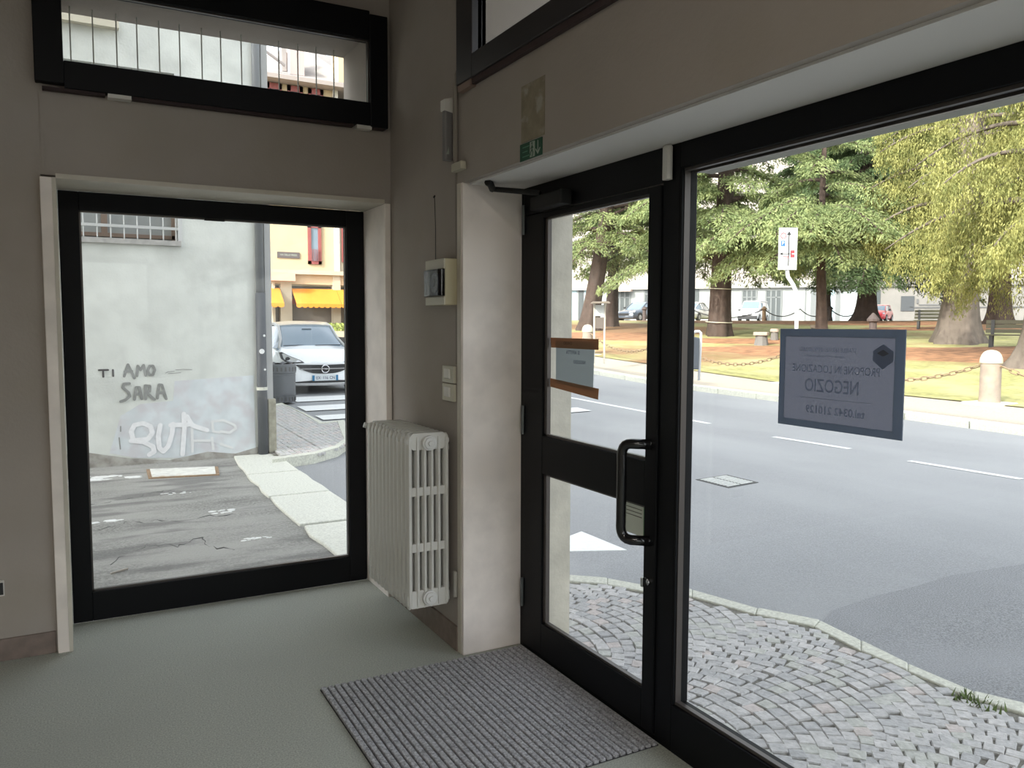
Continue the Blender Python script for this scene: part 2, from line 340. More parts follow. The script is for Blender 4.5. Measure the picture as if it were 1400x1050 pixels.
# ---- door
D = empty('door_1', (XD, 2.7, 0), kind='structure')
a = MB(); a.box(fx0, fx1, 3.195, YB-.012, 0, 2.107); a.box(fx0, fx1, 2.142, 2.232, 0, 2.107); a.box(fx0, fx1, 2.232, 3.195, 1.985, 2.107); a.box(fx0, fx1, 2.232, 3.195, 0, .018)
rel(a.build('frame', M['black'], D, bevel=.003), D)
lx0, lx1 = XD-.012, XD+.032
a = MB(); a.box(lx0, lx1, 3.028, 3.19, .02, 1.98); a.box(lx0, lx1, 2.236, 2.302, .02, 1.98)
a.box(lx0, lx1, 2.302, 3.028, .02, .168); a.box(lx0, lx1, 2.302, 3.028, .845, 1.012); a.box(lx0, lx1, 2.302, 3.028, 1.957, 1.98)
rel(a.build('leaf', M['black'], D, bevel=.003), D)
a = MB()
for z0, z1 in ((.168, .845), (1.012, 1.957)):
    a.box(lx0+.01, lx0+.026, 2.302, 3.028, z0, z0+.01); a.box(lx0+.01, lx0+.026, 2.302, 3.028, z1-.008, z1); a.box(lx0+.01, lx0+.026, 3.004, 3.028, z0, z1)
rel(a.build('glazing_bead', M['bead'], D), D)
for z0, z1 in ((.168, .845), (1.012, 1.957)): rel(MB().box(lx0+.026, lx0+.033, 2.302, 3.028, z0, z1).build('pane', M['glass'], D), D)
hb = []
hx, hy = lx0-.070, 2.345
def bend(p0, p1, p2, n=6):
    return [Vector(p0)*(1-t)**2+Vector(p1)*2*t*(1-t)+Vector(p2)*t*t for t in [i/n for i in range(n+1)]]
path = [Vector((lx0, 2.268, 1.075))]+bend((lx0-.05, 2.315, 1.075), (hx, hy+.01, 1.075), (hx, hy, 1.01))+bend((hx, hy, .79), (hx, hy+.01, .725), (lx0-.05, 2.315, .725))+[Vector((lx0, 2.268, .725))]
rel(MB().tube(path, .0185, 14).build('handle', mat('black_gloss', (.008, .008, .009), .15, coat=.5), D, smooth=True), D)
a = MB()
for z in (1.08, .73): a.tube([(lx0-.008, 2.262, z), (lx0+.002, 2.262, z)], .007, 10)
rel(a.build('fixing_screw', M['chrome'], D), D)
a = MB(); a.cyl((lx0-.012, 2.268, .578), (lx0+.004, 2.268, .578), .014, 16); a.box(lx0-.034, lx0-.010, 2.262, 2.274, .563, .596)
rel(a.build('lock_turn', M['chrome'], D, bevel=.002), D)
for z in (1.90, 1.0, .20):
    rel(MB().cyl((lx0-.006, 3.193, z), (lx0-.006, 3.193, z+.13), .008, 10).build('hinge', mat('grey_metal', (.16, .17, .17), .4, .6), D), D)
rel(MB().box(lx0-.055, lx0, 2.80, 3.05, 1.985, 2.045).build('door_closer', M['gasket'], D, bevel=.006), D)
cl = MB(); cl.tube([(lx0-.05, 2.97, 2.05), (1.62, 3.17, 2.085)], .012, 8); cl.tube([(1.62, 3.17, 2.085), (1.585, 3.12, 2.095), (1.56, 3.10, 2.10)], .016, 8)
rel(cl.build('closer_arm', M['gasket'], D, bevel=.003), D)
s = tag(MB().cham(XD-.03, XD-.006, 2.175, 2.215, 1.99, 2.107, .008).build('door_sensor', M['white_plastic'], bevel=.003), 'cream plastic door contact at the top of the black post beside the door', 'sensor')

# ---- radiator
RX, RY, RZ = 1.38, 3.60, .215
rad = empty('radiator', (RX, RY, RZ), label='white cast column radiator on short wall between big window and door', cat='radiator')
sec = MB(); hw, Hh = .102, .80
xs = [-.085+i*.034 for i in range(6)]
def capsule(mb, x, z0, z1, rx, ry):
    pr = [(0, rx*.2), (.012, rx*.75), (.03, rx)]
    P = []; ns = 8
    zs = [(z0, .35), (z0+.012, .85), (z0+.03, 1), (z1-.03, 1), (z1-.012, .85), (z1, .35)]
    vs = []
    for z, k in zs:
        for i in range(ns): an = 2*math.pi*(i+.5)/ns; vs.append((x+rx*k*math.cos(an), ry*k*math.sin(an), z))
    fs = [(i*ns+k, i*ns+(k+1) % ns, (i+1)*ns+(k+1) % ns, (i+1)*ns+k) for i in range(5) for k in range(ns)]+[tuple(range(ns-1, -1, -1)), tuple(range(5*ns, 6*ns))]
    mb.add(vs, fs)
for i, x in enumerate(xs): capsule(sec, x+(0 if 0 < i < 5 else (-.004 if i == 0 else .004)), 0, Hh-.006, .0115 if 0 < i < 5 else .0145, .0235)
def bar(z0, z1, y=.018, c=.01): sec.prism([(-hw+c, -y, z0), (hw-c, -y, z0), (hw, -y, z0+c), (hw, -y, z1-c), (hw-c, -y, z1), (-hw+c, -y, z1), (-hw, -y, z1-c), (-hw, -y, z0+c)], (0, 2*y, 0))
bar(.005, .085, .016, .02); bar(.725, .80, .016, .03); hw = .094; bar(.262, .30, .014, .005); bar(.517, .555, .014, .005); hw = .102
me = sec.mesh('section', True); me.materials.append(M['rad']); me.set_sharp_from_angle(angle=R(50))
for k in range(11):
    o = bpy.data.objects.new('section', me); C.objects.link(o); o.parent = rad; o.location = (0, -.255+k*.051, 0)
for z in (.05, .755):
    for sgn, yy in ((-1, -.285), (1, .285)):
        a = MB(); P0 = Vector((.0, yy, z)); dy = Vector((0, sgn*.018, 0))
        a.cyl(P0-dy, P0+dy*.3, .034, 20); a.cyl(P0+dy*.3, P0+dy*.75, .026, 20); a.cyl(P0+dy*.75, P0+dy*1.25, .013, 6)
        a.build('end_plug', M['radin'], rad, bevel=.002)
for yy in (-.2, .2):
    for z in (.07, .72): MB().box(hw-.01, XB-RX-.002, yy-.01, yy+.01, z-.012, z+.012).build('wall_bracket', M['rad'], rad)
a = MB(); a.cyl((-.07, .30, .765), (-.07, .33, .765), .018, 14); a.cyl((-.07, .33, .765), (-.10, .335, .775), .014, 12)
a.build('valve', M['radin'], rad)
a = MB(); a.cham(.110, .127, -.31, -.285, .04, .16, .005); a.build('pipe_cover', mat('old_cover', (.42, .40, .36), .5), rad)

# ---- things on wall B
tb = empty('wall_timer', (XB, 3.40, 1.585), label='cream wall timer box with smoked clear lid above light switches', cat='timer')
MB().box(-.062, 0, -.105, .105, 0, .205).build('back_box', mat('yellowed_plastic', (.50, .45, .30), .5), tb, bevel=.004)
MB().box(-.068, -.060, -.107, .107, .160, .205).build('front_band', M['cream'], tb, bevel=.003)
MB().box(-.068, -.060, -.107, .107, 0, .038).build('front_band', M['cream'], tb, bevel=.003)
a = MB(); pts = [(-.062, -.106), (-.078, -.103), (-.088, -.085), (-.092, .0), (-.090, .07), (-.076, .104), (-.062, .106)]
a.prism([(x, y, .040) for x, y in pts][::-1], (0, 0, .118)); a.build('smoked_lid', M['smoke'], tb, bevel=.003)
a = MB(); a.cyl((-.062, .0, .10), (-.070, .0, .10), .045, 20); a.cyl((-.070, .0, .10), (-.078, .0, .10), .018, 16)
a.build('dial', M['grey_plastic'], tb, bevel=.001)
a = MB()
for k in range(12): an = k*math.pi/6; a.box(-.0715, -.070, .036*math.cos(an)-.003, .036*math.cos(an)+.003, .10+.036*math.sin(an)-.003, .10+.036*math.sin(an)+.003)
a.build('dial_marks', M['sign_white'], tb)
wr = MB().tube([(XB-.004, 3.535, 1.785), (XB-.003, 3.537, 1.95), (XB-.003, 3.548, 2.095)], .0016, 6); wr.cyl((XB-.008, 3.548, 2.09), (XB, 3.548, 2.10), .004, 8)
tag(wr.build('antenna_wire', M['dark_plastic']), 'thin black wire rising up the wall from the timer box', 'wire')
sw = empty('light_switch', (XB, 3.352, 1.15), label='two stacked cream switch plates beside the door recess edge', cat='switch')
for z in (0, .083):
    MB().cham(-.016, 0, -.045, .085, z, z+.078, .003).build('plate', M['cream'], sw, bevel=.003)
    MB().prism([(-.016, -.01, z+.018), (-.016, .045, z+.018), (-.016, .045, z+.062), (-.016, -.01, z+.062)], (-.008, .004, .003)).build('rocker', M['white_plastic'], sw, bevel=.002)
el = empty('emergency_light', (XB, 3.355, 2.225), label='slim grey emergency light unit with pale top high on the short wall', cat='emergency light')
MB().cham(-.042, 0, -.017, .018, .0, .25, .006).build('housing', M['grey_plastic'], el, bevel=.003)
MB().prism([(-.046, -.020, .215), (0, -.020, .205), (0, -.020, .275), (-.046, -.020, .262)], (0, .042, 0)).build('top_cap', M['white_plastic'], el, bevel=.003)
MB().prism([(-.034, -.0185, .025), (-.022, -.0185, .025), (-.024, -.0185, .055)], (0, -.002, 0)).build('marking', M['sign_white'], el)
cc = MB(); cc.tube([(XB-.012, 3.29, 2.17), (XB-.012, 3.29, 2.54), (XB-.012, 3.275, 2.575), (XB-.012, 3.26, 2.585)], .012, 8); cc.box(XB-.005, XB, 3.298, 3.312, 1.32, 2.17)
tag(cc.build('cable_conduit', mat('painted_conduit', (.27, .24, .21), .7)), 'brownish cable conduit running up the wall corner to the upper window', 'conduit')
tag(MB().cham(XB-.03, XB, 3.20, 3.30, 2.165, 2.20, .004).build('junction_clip', M['cream'], bevel=.002), 'small cream conduit clip at the corner of the beam', 'clip')
# exit sign and scar of an old sticker on the beam
ex = empty('exit_sign', (XB, 2.64, 2.14), label='small green running man exit sticker on the beam above the door', cat='sign')
MB().box(-.003, 0, -.08, .083, -.028, .035).build('panel', M['green_sign'], ex)
V3 = Vector; N_ = V3((-1, 0, 0)); U_ = V3((0, -1, 0)); Z_ = V3((0, 0, 1))
a = MB(); a.box(-.0042, -.003, -.030, .006, -.024, .031); a.build('door_symbol', M['sign_white'], ex)
a = MB(); O = V3((-.0043, 0, 0))
for p in ([(.012, .018), (.012, .002), (.018, -.010), (.014, -.022)], [(.012, .002), (.004, -.006), (-.002, -.016)], [(.020, .008), (.012, .014), (.004, .006)]): a.ribbon(p, .005, O, U_, Z_, N_, .0006)
a.ribbon([(.012, .024), (.0125, .025)], .008, O, U_, Z_, N_, .0006); a.build('running_figure', M['green_sign'], ex)
a = MB(); O = V3((-.0035, 0, 0)); a.ribbon([(.053, .026), (.053, -.014)], .006, O, U_, Z_, N_, .0006); a.ribbon([(.038, -.002), (.053, -.018), (.068, -.002)], .006, O, U_, Z_, N_, .0006); a.build('arrow', M['sign_white'], ex)
a = MB()
for k, l in enumerate((.05, .035, .06)): a.ribbon([(-.06, .02-.017*k), (-.06+l, .02-.017*k)], .004, O, U_, Z_, N_, .0006)
a.build('small_print', mat('faded_print', (.10, .25, .16), .6), ex)
a = MB(); a.box(XB-.0025, XB, 2.545, 2.715, 2.18, 2.388)
sc = tag(a.build('adhesive_patch', layered(mat('old_glue', (.26, .225, .16), .8, var=.15, scale=25), (.40, .37, .32), 18, .58, .7, .8)), 'yellowed rectangle of old sticker glue on the beam above the exit sign', 'residue')
# socket on the far left
so = empty('wall_socket', (-.335, YA, .30), label='dark wall socket cut off at the left edge of the photo', cat='socket')
MB().cham(-.075, .03, -.012, 0, -.005, .065, .002).build('plate', M['white_plastic'], so)
MB().box(-.07, .026, -.018, -.01, .002, .056).build('insert', M['dark_plastic'], so, bevel=.002)
# ---- door mat
mt = empty('door_mat', (1.3, 2.7, 0), label='dark grey ribbed entrance mat in front of the glass door', cat='mat')
mx0, mx1, my0, my1 = .842, 1.79, 2.195, 3.195
MB().box(mx0-1.3, mx1-1.3, my0-2.7, my1-2.7, 0, .004).build('backing', mat('mat_backing', (.05, .05, .055), .95), mt)
nr = 34; st = (mx1-mx0)/nr
a = MB(); a.cham(-st*.39, st*.39, my0-2.7, my1-2.7, 0, .010, .003)
me = a.mesh('rib'); me.materials.append(mat('mat_pile', (.46, .46, .485), .95, var=.45, scale=120, bump=.8, bscale=200))
for k in range(nr):
    o = bpy.data.objects.new('rib', me); C.objects.link(o); o.parent = mt; o.location = (mx0+st*(k+.5)-1.3, 0, .003)
# ================= OUTSIDE: ground
def grid_mesh(xs, ys, zf, keep=None):
    b = MB(); idx = {}
    for i, x in enumerate(xs):
        for j, y in enumerate(ys): idx[i, j] = len(b.v); b.v.append((x, y, zf(x, y)))
    for i in range(len(xs)-1):
        for j in range(len(ys)-1):
            if keep is None or keep((xs[i]+xs[i+1])/2, (ys[j]+ys[j+1])/2): b.f.append((idx[i, j], idx[i+1, j], idx[i+1, j+1], idx[i, j+1]))
    return b
fr = lambda a, b, s: list(np.arange(a, b+1e-6, s))
KX = 12.55                      # far kerb
struct('road', grid_mesh(fr(1.0, KX, .35)+[KX+.3], fr(-20, 0, 1)+fr(.4, 24, .4)+fr(25, 40, 1)+fr(44, 140, 6), G), M['asphalt'], smooth=True)
struct('alley_ground', grid_mesh(fr(-8, 1.0, .9), fr(YO, 9.8, .4), lambda x, y: G(x, y)+.0), M['alley'])
struct('alley_pavement', grid_mesh(fr(-6, 1.5, .25)+[1.62], fr(YO, 9.75, .3), lambda x, y: G(x, y)+.055-.0), M['alley'])
# sidewalk in front of the shop: kerb line from the measured edge
OK_ = [ground(px, py, .09) for px, py in ((700, 792), (778, 794), (830, 798), (882, 808), (946, 814), (1036, 840), (1121, 857), (1177, 885), (1241, 917), (1331, 956), (1400, 973))]
IK_ = [ground(px, py, .09) for px, py in ((700, 799), (778, 803), (830, 807), (882, 817), (946, 824), (1033, 849), (1113, 866), (1177, 900), (1241, 928), (1331, 967), (1400, 988))]
ok = [(p.x, p.y) for p in OK_]+[(3.55, .5), (3.55, -3), (3.55, -12)]; ik = [(p.x, p.y) for p in IK_]+[(3.42, .5), (3.42, -3), (3.42, -12)]
ZS = -.045                      # pavement level by the shop
sw_poly = [(XO-.02, -12), ]+ik[::-1]+[(XO-.02, ik[0][1])]
sb = MB(); zt = ZS-.009
sb.prism([(x, y, -.3) for x, y in sw_poly], (0, 0, zt+.3)); sb.box(1.87, XO, -3, YB, -.3, -.03)
SW = empty('sidewalk_shop', (2.6, 2.5, 0), kind='structure')
rel(sb.build('joint_bed', M['mortar'], SW), SW)
KS = empty('kerb_shop', (3.4, 2.5, 0), kind='structure')
for i in range(len(ok)-1):
    a, b, c, d = ok[i], ok[i+1], ik[i+1], ik[i]
    e = .004; P = [Vector((*q, 0)) for q in (a, b, c, d)]; mid = sum(P, Vector())/4; P = [p+(mid-p)*e for p in P]
    m_ = MB().prism([(p.x, p.y, -.3) for p in P], (0, 0, .3+ZS+.003+.003*(i % 2)))
    rel(m_.build('kerb_stone', M['kerb'], KS, bevel=.008), KS)
def inside(x, y, poly):
    c = False; n = len(poly)
    for i in range(n):
        x1, y1 = poly[i]; x2, y2 = poly[(i+1) % n]
        if (y1 > y) != (y2 > y) and x < (x2-x1)*(y-y1)/(y2-y1)+x1: c = not c
    return c
# cobbles in segmental arcs
stones = []; s_ = .070; Wc = 1.0; Rr = .64
for ci in range(-4, 7):
    yc = .35+ci*Wc
    for k in range(-14, 52):
        n = int(round(2*math.asin(Wc/2/Rr)*Rr/s_)); am = math.asin(Wc/2/Rr)
        for j in range(n):
            an = -am+(j+.5)*2*am/n+random.uniform(-.012, .012)
            x = 1.6+k*s_+Rr*math.cos(an)-Rr; y = yc+Rr*math.sin(an)
            if all(inside(x+dx, y+dy, sw_poly) for dx, dy in ((.028, 0), (-.028, 0), (0, .028), (0, -.028))) and x > XO+.04 and y > -1: stones.append((x, y, an))
def in_view(x, y):
    v = Vector((x, y, ZS-CAM_H)); d = v.dot(fw)
    if d < .5: return False
    px = 700+F_PX*v.dot(rt)/d; py = 525-F_PX*v.dot(up)/d
    return 745 < px < 1430 and 780 < py < 1080
vis = [s for s in stones if in_view(s[0], s[1])]; vis.sort(key=lambda s: s[0]**2+s[1]**2); big = vis[:290]; bs = set(big)
rest = [s for s in stones if s not in bs]
cme = []
for v in range(15):
    b = MB(); hx_, hy_ = .0330+random.uniform(-.003, .0015), .0330+random.uniform(-.004, .0015); q = lambda: random.uniform(-.0035, .0035)
    base = [(-hx_+q(), -hy_+q()), (hx_+q(), -hy_+q()), (hx_+q(), hy_+q()), (-hx_+q(), hy_+q())]
    z = [-.03]*4+[-.004]*4+[.001+random.uniform(-.001, .002)]*4
    vs_ = [(x, y, -.03) for x, y in base]+[(x, y, -.004) for x, y in base]+[(x*.90, y*.90, z[8+i]) for i, (x, y) in enumerate(base)]
    b.add(vs_, [(0, 1, 5, 4), (1, 2, 6, 5), (2, 3, 7, 6), (3, 0, 4, 7), (4, 5, 9, 8), (5, 6, 10, 9), (6, 7, 11, 10), (7, 4, 8, 11), (8, 9, 10, 11)])
    cme.append(b)
pal = [0, 0, 0, 1, 1, 2, 2, 0, 4, 4, 1, 0, 2, 3, 0]
cmesh = []
for v, b in enumerate(cme): me = b.mesh('cobble'); me.materials.append(M['cob%d' % pal[v]]); cmesh.append(me)
for x, y, an in big:
    o = bpy.data.objects.new('cobble', random.choice(cmesh)); C.objects.link(o); o.parent = SW; o.matrix_parent_inverse = Matrix.Translation((-2.6, -2.5, 0))
    o.location = (x, y, ZS+random.uniform(-.003, .002)); o.rotation_euler = (random.uniform(-.03, .03), random.uniform(-.03, .03), an+random.uniform(-.06, .06))
for g in range(5):
    b = MB()
    for i, (x, y, an) in enumerate(rest):
        v = (i*7) % 15
        if pal[v] != g: continue
        b.M = Matrix.Translation((x, y, ZS+random.uniform(-.003, .002))) @ Matrix.Rotation(an+random.uniform(-.06, .06), 4, 'Z'); b.add(cme[v].v, cme[v].f)
    b.M = None
    if b.v: rel(tag(b.build('cobbles', M['cob%d' % g], SW), kind='stuff'), SW)
# weeds by the kerb
a = MB()
wp = ground(1350, 970, .09)
for k in range(70):
    x, y = wp.x-.06+random.gauss(0, .035), wp.y+.02+random.gauss(0, .05); an = random.uniform(0, 6.3); h = random.uniform(.01, .035)
    dx, dy = math.cos(an), math.sin(an)
    a.add([(x-dy*.006, y+dx*.006, ZS-.005), (x+dy*.006, y-dx*.006, ZS-.005), (x+dx*.02, y+dy*.02, ZS+h)], [(0, 1, 2)])
tag(a.build('grass_tuft', mat('weed', (.12, .17, .05), .8, var=.3, scale=60)), 'small tuft of grass and moss in the joint along the near kerb', 'grass', kind='stuff')
# road paint
RD = bpy.data.objects['road']
def flat(pts, m, name, parent=None, dz=.004, lab=None, n=1, kind=None):
    b = MB(); P = [Vector(p) for p in pts]
    b.prism([(p.x, p.y, p.z+dz-.02) for p in P], (0, 0, .02)); o = b.build(name, m, parent)
    if lab: o['label'] = lab
    return o
def lane(px0, py0, px1, py1, x=9.30, wd=.11):
    a = ground(px0, py0); b = ground(px1, py1); n = 8; mb = MB(); vs_ = []; fs_ = []
    for i in range(n+1):
        p = a.lerp(b, i/n)
        for s in (-wd/2, wd/2): vs_.append((p.x+s, p.y, G(p.x+s, p.y)+.005))
    for i in range(n): fs_.append((2*i, 2*i+1, 2*i+3, 2*i+2))
    mb.add(vs_, fs_); mb.build('lane_marking', M['white_paint'], RD)
lane(745, 538, 970, 579.5); lane(1058, 597.5, 1162, 614); lane(1243, 630.5, 1397, 655.5)
A_ = ground(795, 727); B_ = ground(857, 752.5); C_ = ground(722, 755)
flat([A_, C_, B_], M['white_paint'], 'give_way_triangle', RD)
# second asphalt (older, coarser) patch near the kerb on the right
pp = [ground(*q) for q in ((1118, 858), (1140, 835), (1200, 815), (1245, 805), (1300, 788), (1400, 772), (1500, 770))]
struct('asphalt_patch', MB().prism([(p.x, p.y, G(p.x, p.y)-.03) for p in pp]+[(6.5, 0, -.16), (3.40, 0, -.16), (3.40, 3.25, -.16)], (0, 0, .036)), M['asphalt_patch'])
# manhole of two diamond plates
mh = empty('drain_cover', ground(993, 658), label='square cast iron drain cover set diagonally in the near lane', cat='drain cover')
mq = [ground(*q) for q in ((951, 656), (996, 667.5), (1037, 660), (994, 649.5))]
a = MB(); a.prism([p-mh.location+Vector((0, 0, -.02)) for p in mq], (0, 0, .025)); a.build('rim', M['iron_dark'], mh)
def bil(u, v): return (mq[0]*(1-u)*(1-v)+mq[1]*u*(1-v)+mq[2]*u*v+mq[3]*(1-u)*v)-mh.location
for i in range(9):
    for j in range(2):
        u0, u1 = .07+i*.098, .07+i*.098+.055; v0, v1 = .08+j*.44, .47+j*.44
        MB().prism([bil(u0, v0), bil(u1, v0), bil(u1, v1), bil(u0, v1)], (0, 0, .009)).build('grate_bar', M['iron'], mh)
# ---- far side: kerb, pavement, lawn
KF = empty('kerb_park', (KX, 10, 0), kind='structure')
yy = -6.0; k = 0
while yy < 38:
    m_ = MB(); L_ = 1.15
    vs_ = []
    for y in (yy+.01, yy+L_-.01):
        for x, dz in ((KX, -.15), (KX, .12), (KX+.26, .12), (KX+.26, -.15)): vs_.append((x+random.uniform(-.004, .004), y, G(x, y)+dz))
    m_.add(vs_, [(0, 1, 2, 3), (7, 6, 5, 4), (0, 4, 5, 1), (1, 5, 6, 2), (2, 6, 7, 3), (3, 7, 4, 0)])
    rel(m_.build('kerb_stone', M['kerb'], KF, bevel=.012), KF); yy += L_; k += 1
GS = lambda x, y: G(x, y)+.11
LX = 14.75
struct('sidewalk_park', grid_mesh([KX+.25, 13.5, LX+.05], fr(-10, 40, .8), GS), mat('pale_gravel_path', (.42, .37, .30), .9, var=.1, scale=30))
lawn = mat('lawn', (.30, .29, .11), .95, var=.25, scale=8, bump=.6, bscale=30)
layered(lawn, (.44, .40, .20), .9, .42, .62, .7); layered(lawn, (.24, .12, .06), .14, .47, .56, .9, seed=3.3); layered(lawn, (.14, .17, .05), .5, .6, .7, .4, seed=7)
inpark = lambda x, y: x*math.sin(R(50))+y*math.cos(R(50)) < 66
struct('park_lawn', grid_mesh(fr(LX, 30, 1.0)+fr(32, 110, 3), fr(-20, 30, 1.2)+fr(33, 110, 3), lambda x, y: GS(x, y)+.02, inpark), lawn, smooth=True)
struct('far_road', grid_mesh(fr(14, 150, 8), fr(-20, 150, 8), lambda x, y: G(x, y)+.05), mat('far_asphalt', (.30, .30, .30), .9, var=.05))
# fallen needle litter: brown mounds under the trees
lit = mat('needle_litter', (.30, .15, .075), .95, var=.35, scale=3, bump=.6, bscale=20)
def litter(px, r, a_, b_, rot=0.0):
    x, y = polar(px, r); n = 20; b = MB(); ring = []
    for k in range(n):
        an = 2*math.pi*k/n; rr = 1+.18*math.sin(3*an+px)+.1*math.sin(7*an)
        ca, sa = math.cos(R(47)), math.sin(R(47))
        u_, v_ = a_*rr*math.cos(an), b_*rr*math.sin(an)
        ring.append((x+u_*ca+v_*sa, y-u_*sa+v_*ca))
    for kk, dz in ((1, .015), (.75, .05), (.35, .07)):
        b.v += [(x+(p[0]-x)*kk, y+(p[1]-y)*kk, GS(x+(p[0]-x)*kk, y+(p[1]-y)*kk)+dz) for p in ring]
    for q in (0, 1): b.f += [(q*n+k, q*n+(k+1) % n, (q+1)*n+(k+1) % n, (q+1)*n+k) for k in range(n)]
    b.f.append(tuple(range(2*n, 3*n)))
    tag(b.build('needle_bed', lit, smooth=True), kind='stuff', label=None); return b
for i, (px, r, a_, b_, lb) in enumerate(((1300, 29, 8.5, 2.6, 'brown bed of fallen needles round the largest trunk on the right'), (1180, 50, 11, 3.5, 'brown needle bed under the middle trunk behind the white sign pole'), (985, 33, 6, 1.4, 'brown needle strip at the foot of the banded trunk'),
        (1380, 44, 6, 3, 'brown needle bed under the dark trunk at the right'), (815, 36, 5, 2.4, 'brown needle bed seen through the door glass'))):
    litter(px, r, a_, b_); tag(bpy.data.objects['needle_bed' if i == 0 else 'needle_bed.%03d' % i], lb, 'ground cover')

# ---- alley: granite slabs, patches, debris
SL = empty('alley_kerb', (1.75, 7, 0), kind='structure')
le = [ground(*q, .06) for q in ((328, 638), (341, 661), (375, 701), (413, 728), (446, 766), (470, 800))]
re_ = [ground(*q, .06) for q in ((372, 631), (395, 652), (440, 683), (476, 706), (520, 745), (560, 775))]
cuts = [(0, .0), (.22, .24), (.60, .62), (.86, .90), (1.25, 1.25)]
def along(P, y):
    for i in range(len(P)-1):
        if (P[i].y-y)*(P[i+1].y-y) <= 0 or i == len(P)-2:
            t_ = (y-P[i].y)/(P[i+1].y-P[i].y); return P[i].lerp(P[i+1], t_)
slabs = [(9.62, 8.46), (8.42, 7.30), (7.26, 6.16), (6.10, 4.98), (4.94, 4.62)]
for k, (ya_, yb_) in enumerate(slabs):
    pl = []
    n = 4
    for i in range(n+1): p = along(le, ya_+(yb_-ya_)*i/n); pl.append((1.49+.10*max(0, (p.y-8.4)/1.2)+random.uniform(-.02, .02), p.y, 0))
    for i in range(n+1): p = along(le, yb_+(ya_-yb_)*i/n); pl.append((2.04+random.uniform(-.01, .01), p.y, 0))
    b = MB(); b.prism([(x, y, G(x, y)-.1) for x, y, z in pl], (0, 0, .1+.078))
    rel(b.build('granite_slab', M['granite'], SL, bevel=.01), SL)
AL = bpy.data.objects['alley_pavement']
def worn(cx, cy, n, sx, sy, m=M['worn_paint'], size=.05, name='worn_marking'):
    b = MB()
    for k in range(n):
        x = cx+random.uniform(-sx, sx); y = cy+random.uniform(-sy, sy); q = random.randint(5, 8); s = size*random.uniform(.3, 1.2)
        b.prism([(x+s*1.7*random.uniform(.6, 1)*math.cos(2*math.pi*i/q), y+s*random.uniform(.6, 1)*math.sin(2*math.pi*i/q), G(x, y)+.052) for i in range(q)], (0, 0, .006+.0003*(k % 7)))
    return tag(b.build(name, m, AL), kind='stuff')
p = ground(150, 653, .055); worn(p.x-.1, p.y, 44, .38, .12, size=.045); worn(p.x-.45, p.y-.2, 8, .2, .06)
p = ground(143, 713, .055); worn(p.x, p.y, 9, .14, .035, size=.04)
p = ground(245, 674, .055); worn(p.x, p.y, 8, .15, .05, size=.02)
p = ground(306, 700, .055); worn(p.x, p.y, 14, .09, .06, size=.022)
p = ground(345, 737, .055); worn(p.x, p.y, 16, .12, .035, size=.02)
q4 = [ground(*q, .055) for q in ((203, 655), (300, 650), (298, 639), (200, 643))]
vc = empty('cellar_hatch', sum(q4, Vector())/4, label='rusty rimmed white worn hatch cover in the alley pavement by the graffiti wall', cat='hatch')
a = MB(); a.prism([p-vc.location+Vector((0, 0, -.02)) for p in q4], (0, 0, .032)); a.build('rim', M['rust'], vc)
i4 = [(p-vc.location)*.9 for p in q4]
a = MB(); a.prism([p for p in i4], (0, 0, .018)); a.build('cover', layered(mat('worn_white_cover', (.70, .69, .64), .8, var=.15, scale=14), (.33, .20, .10), 7, .60, .72, .8), vc)
p = ground(163, 783, .055)
tag(MB().tube([(p.x-.05, p.y-.02, p.z+.008), (p.x+.05, p.y+.03, p.z+.011)], [.006, .007], 6).build('twig', mat('twig', (.42, .38, .33), .9)), 'short pale stick lying on the alley asphalt near the window', 'stick')
# cracks: raised lips of old asphalt layers
a = MB()
for pts in (((150, 770), (200, 745), (240, 747), (275, 735), (285, 748), (330, 752)), ((120, 690), (170, 683), (210, 672), (260, 668)), ((130, 725), (180, 715), (250, 712), (330, 700))):
    P = [ground(x, y, .055) for x, y in pts]; Q = []
    for i in range(len(P)-1):
        for k in range(7): q = P[i].lerp(P[i+1], k/7); Q.append((q.x+random.gauss(0, .012), q.y+random.gauss(0, .03), q.z-.003))
    a.tube(Q, [random.uniform(.001, .010) for q in Q], 4)
tag(a.build('crack_lip', mat('crack_dark', (.09, .088, .085), .95), AL), kind='stuff')
# ---- island beyond the alley mouth with zebra crossing
isl = [ground(*q, .11) for q in ((358, 556), (385, 551), (412, 563), (441, 577), (470, 574.5), (479, 588), (477, 602), (462, 612), (430, 621), (372, 629))]
IS = empty('corner_island', (2.6, 12, 0), kind='structure')
c_ = sum(isl, Vector())/len(isl)
bp_ = [(p.x, p.y) for p in isl]+[(1.98, isl[-1].y+.05), (1.98, isl[0].y)]; nbp = len(bp_)
rel(grid_mesh(fr(1.98, 4.2, .12), fr(9.4, 17.5, .12), lambda x, y: G(x, y)+.088, lambda x, y: inside(x, y, bp_)).build('bed', M['mortar'], IS), IS)
ipoly = [(p.x, p.y) for p in isl]+[(2.06, isl[-1].y+.1), (2.06, isl[0].y)]
n = len(isl)
for i in range(n-1):
    a_, b_ = isl[i], isl[i+1]; ai, bi = [q+(c_-q).normalized()*.16 for q in (a_, b_)]
    rel(MB().add([(q.x, q.y, G(q.x, q.y)+dz_) for dz_ in (-.2, .115) for q in (a_, b_, bi, ai)], [(3, 2, 1, 0), (4, 5, 6, 7), (0, 1, 5, 4), (1, 2, 6, 5), (2, 3, 7, 6), (3, 0, 4, 7)]).build('kerb_stone', M['kerb'], IS), IS)
b = MB(); ish = [[] for _ in range(5)]
mbs = [MB() for _ in range(5)]
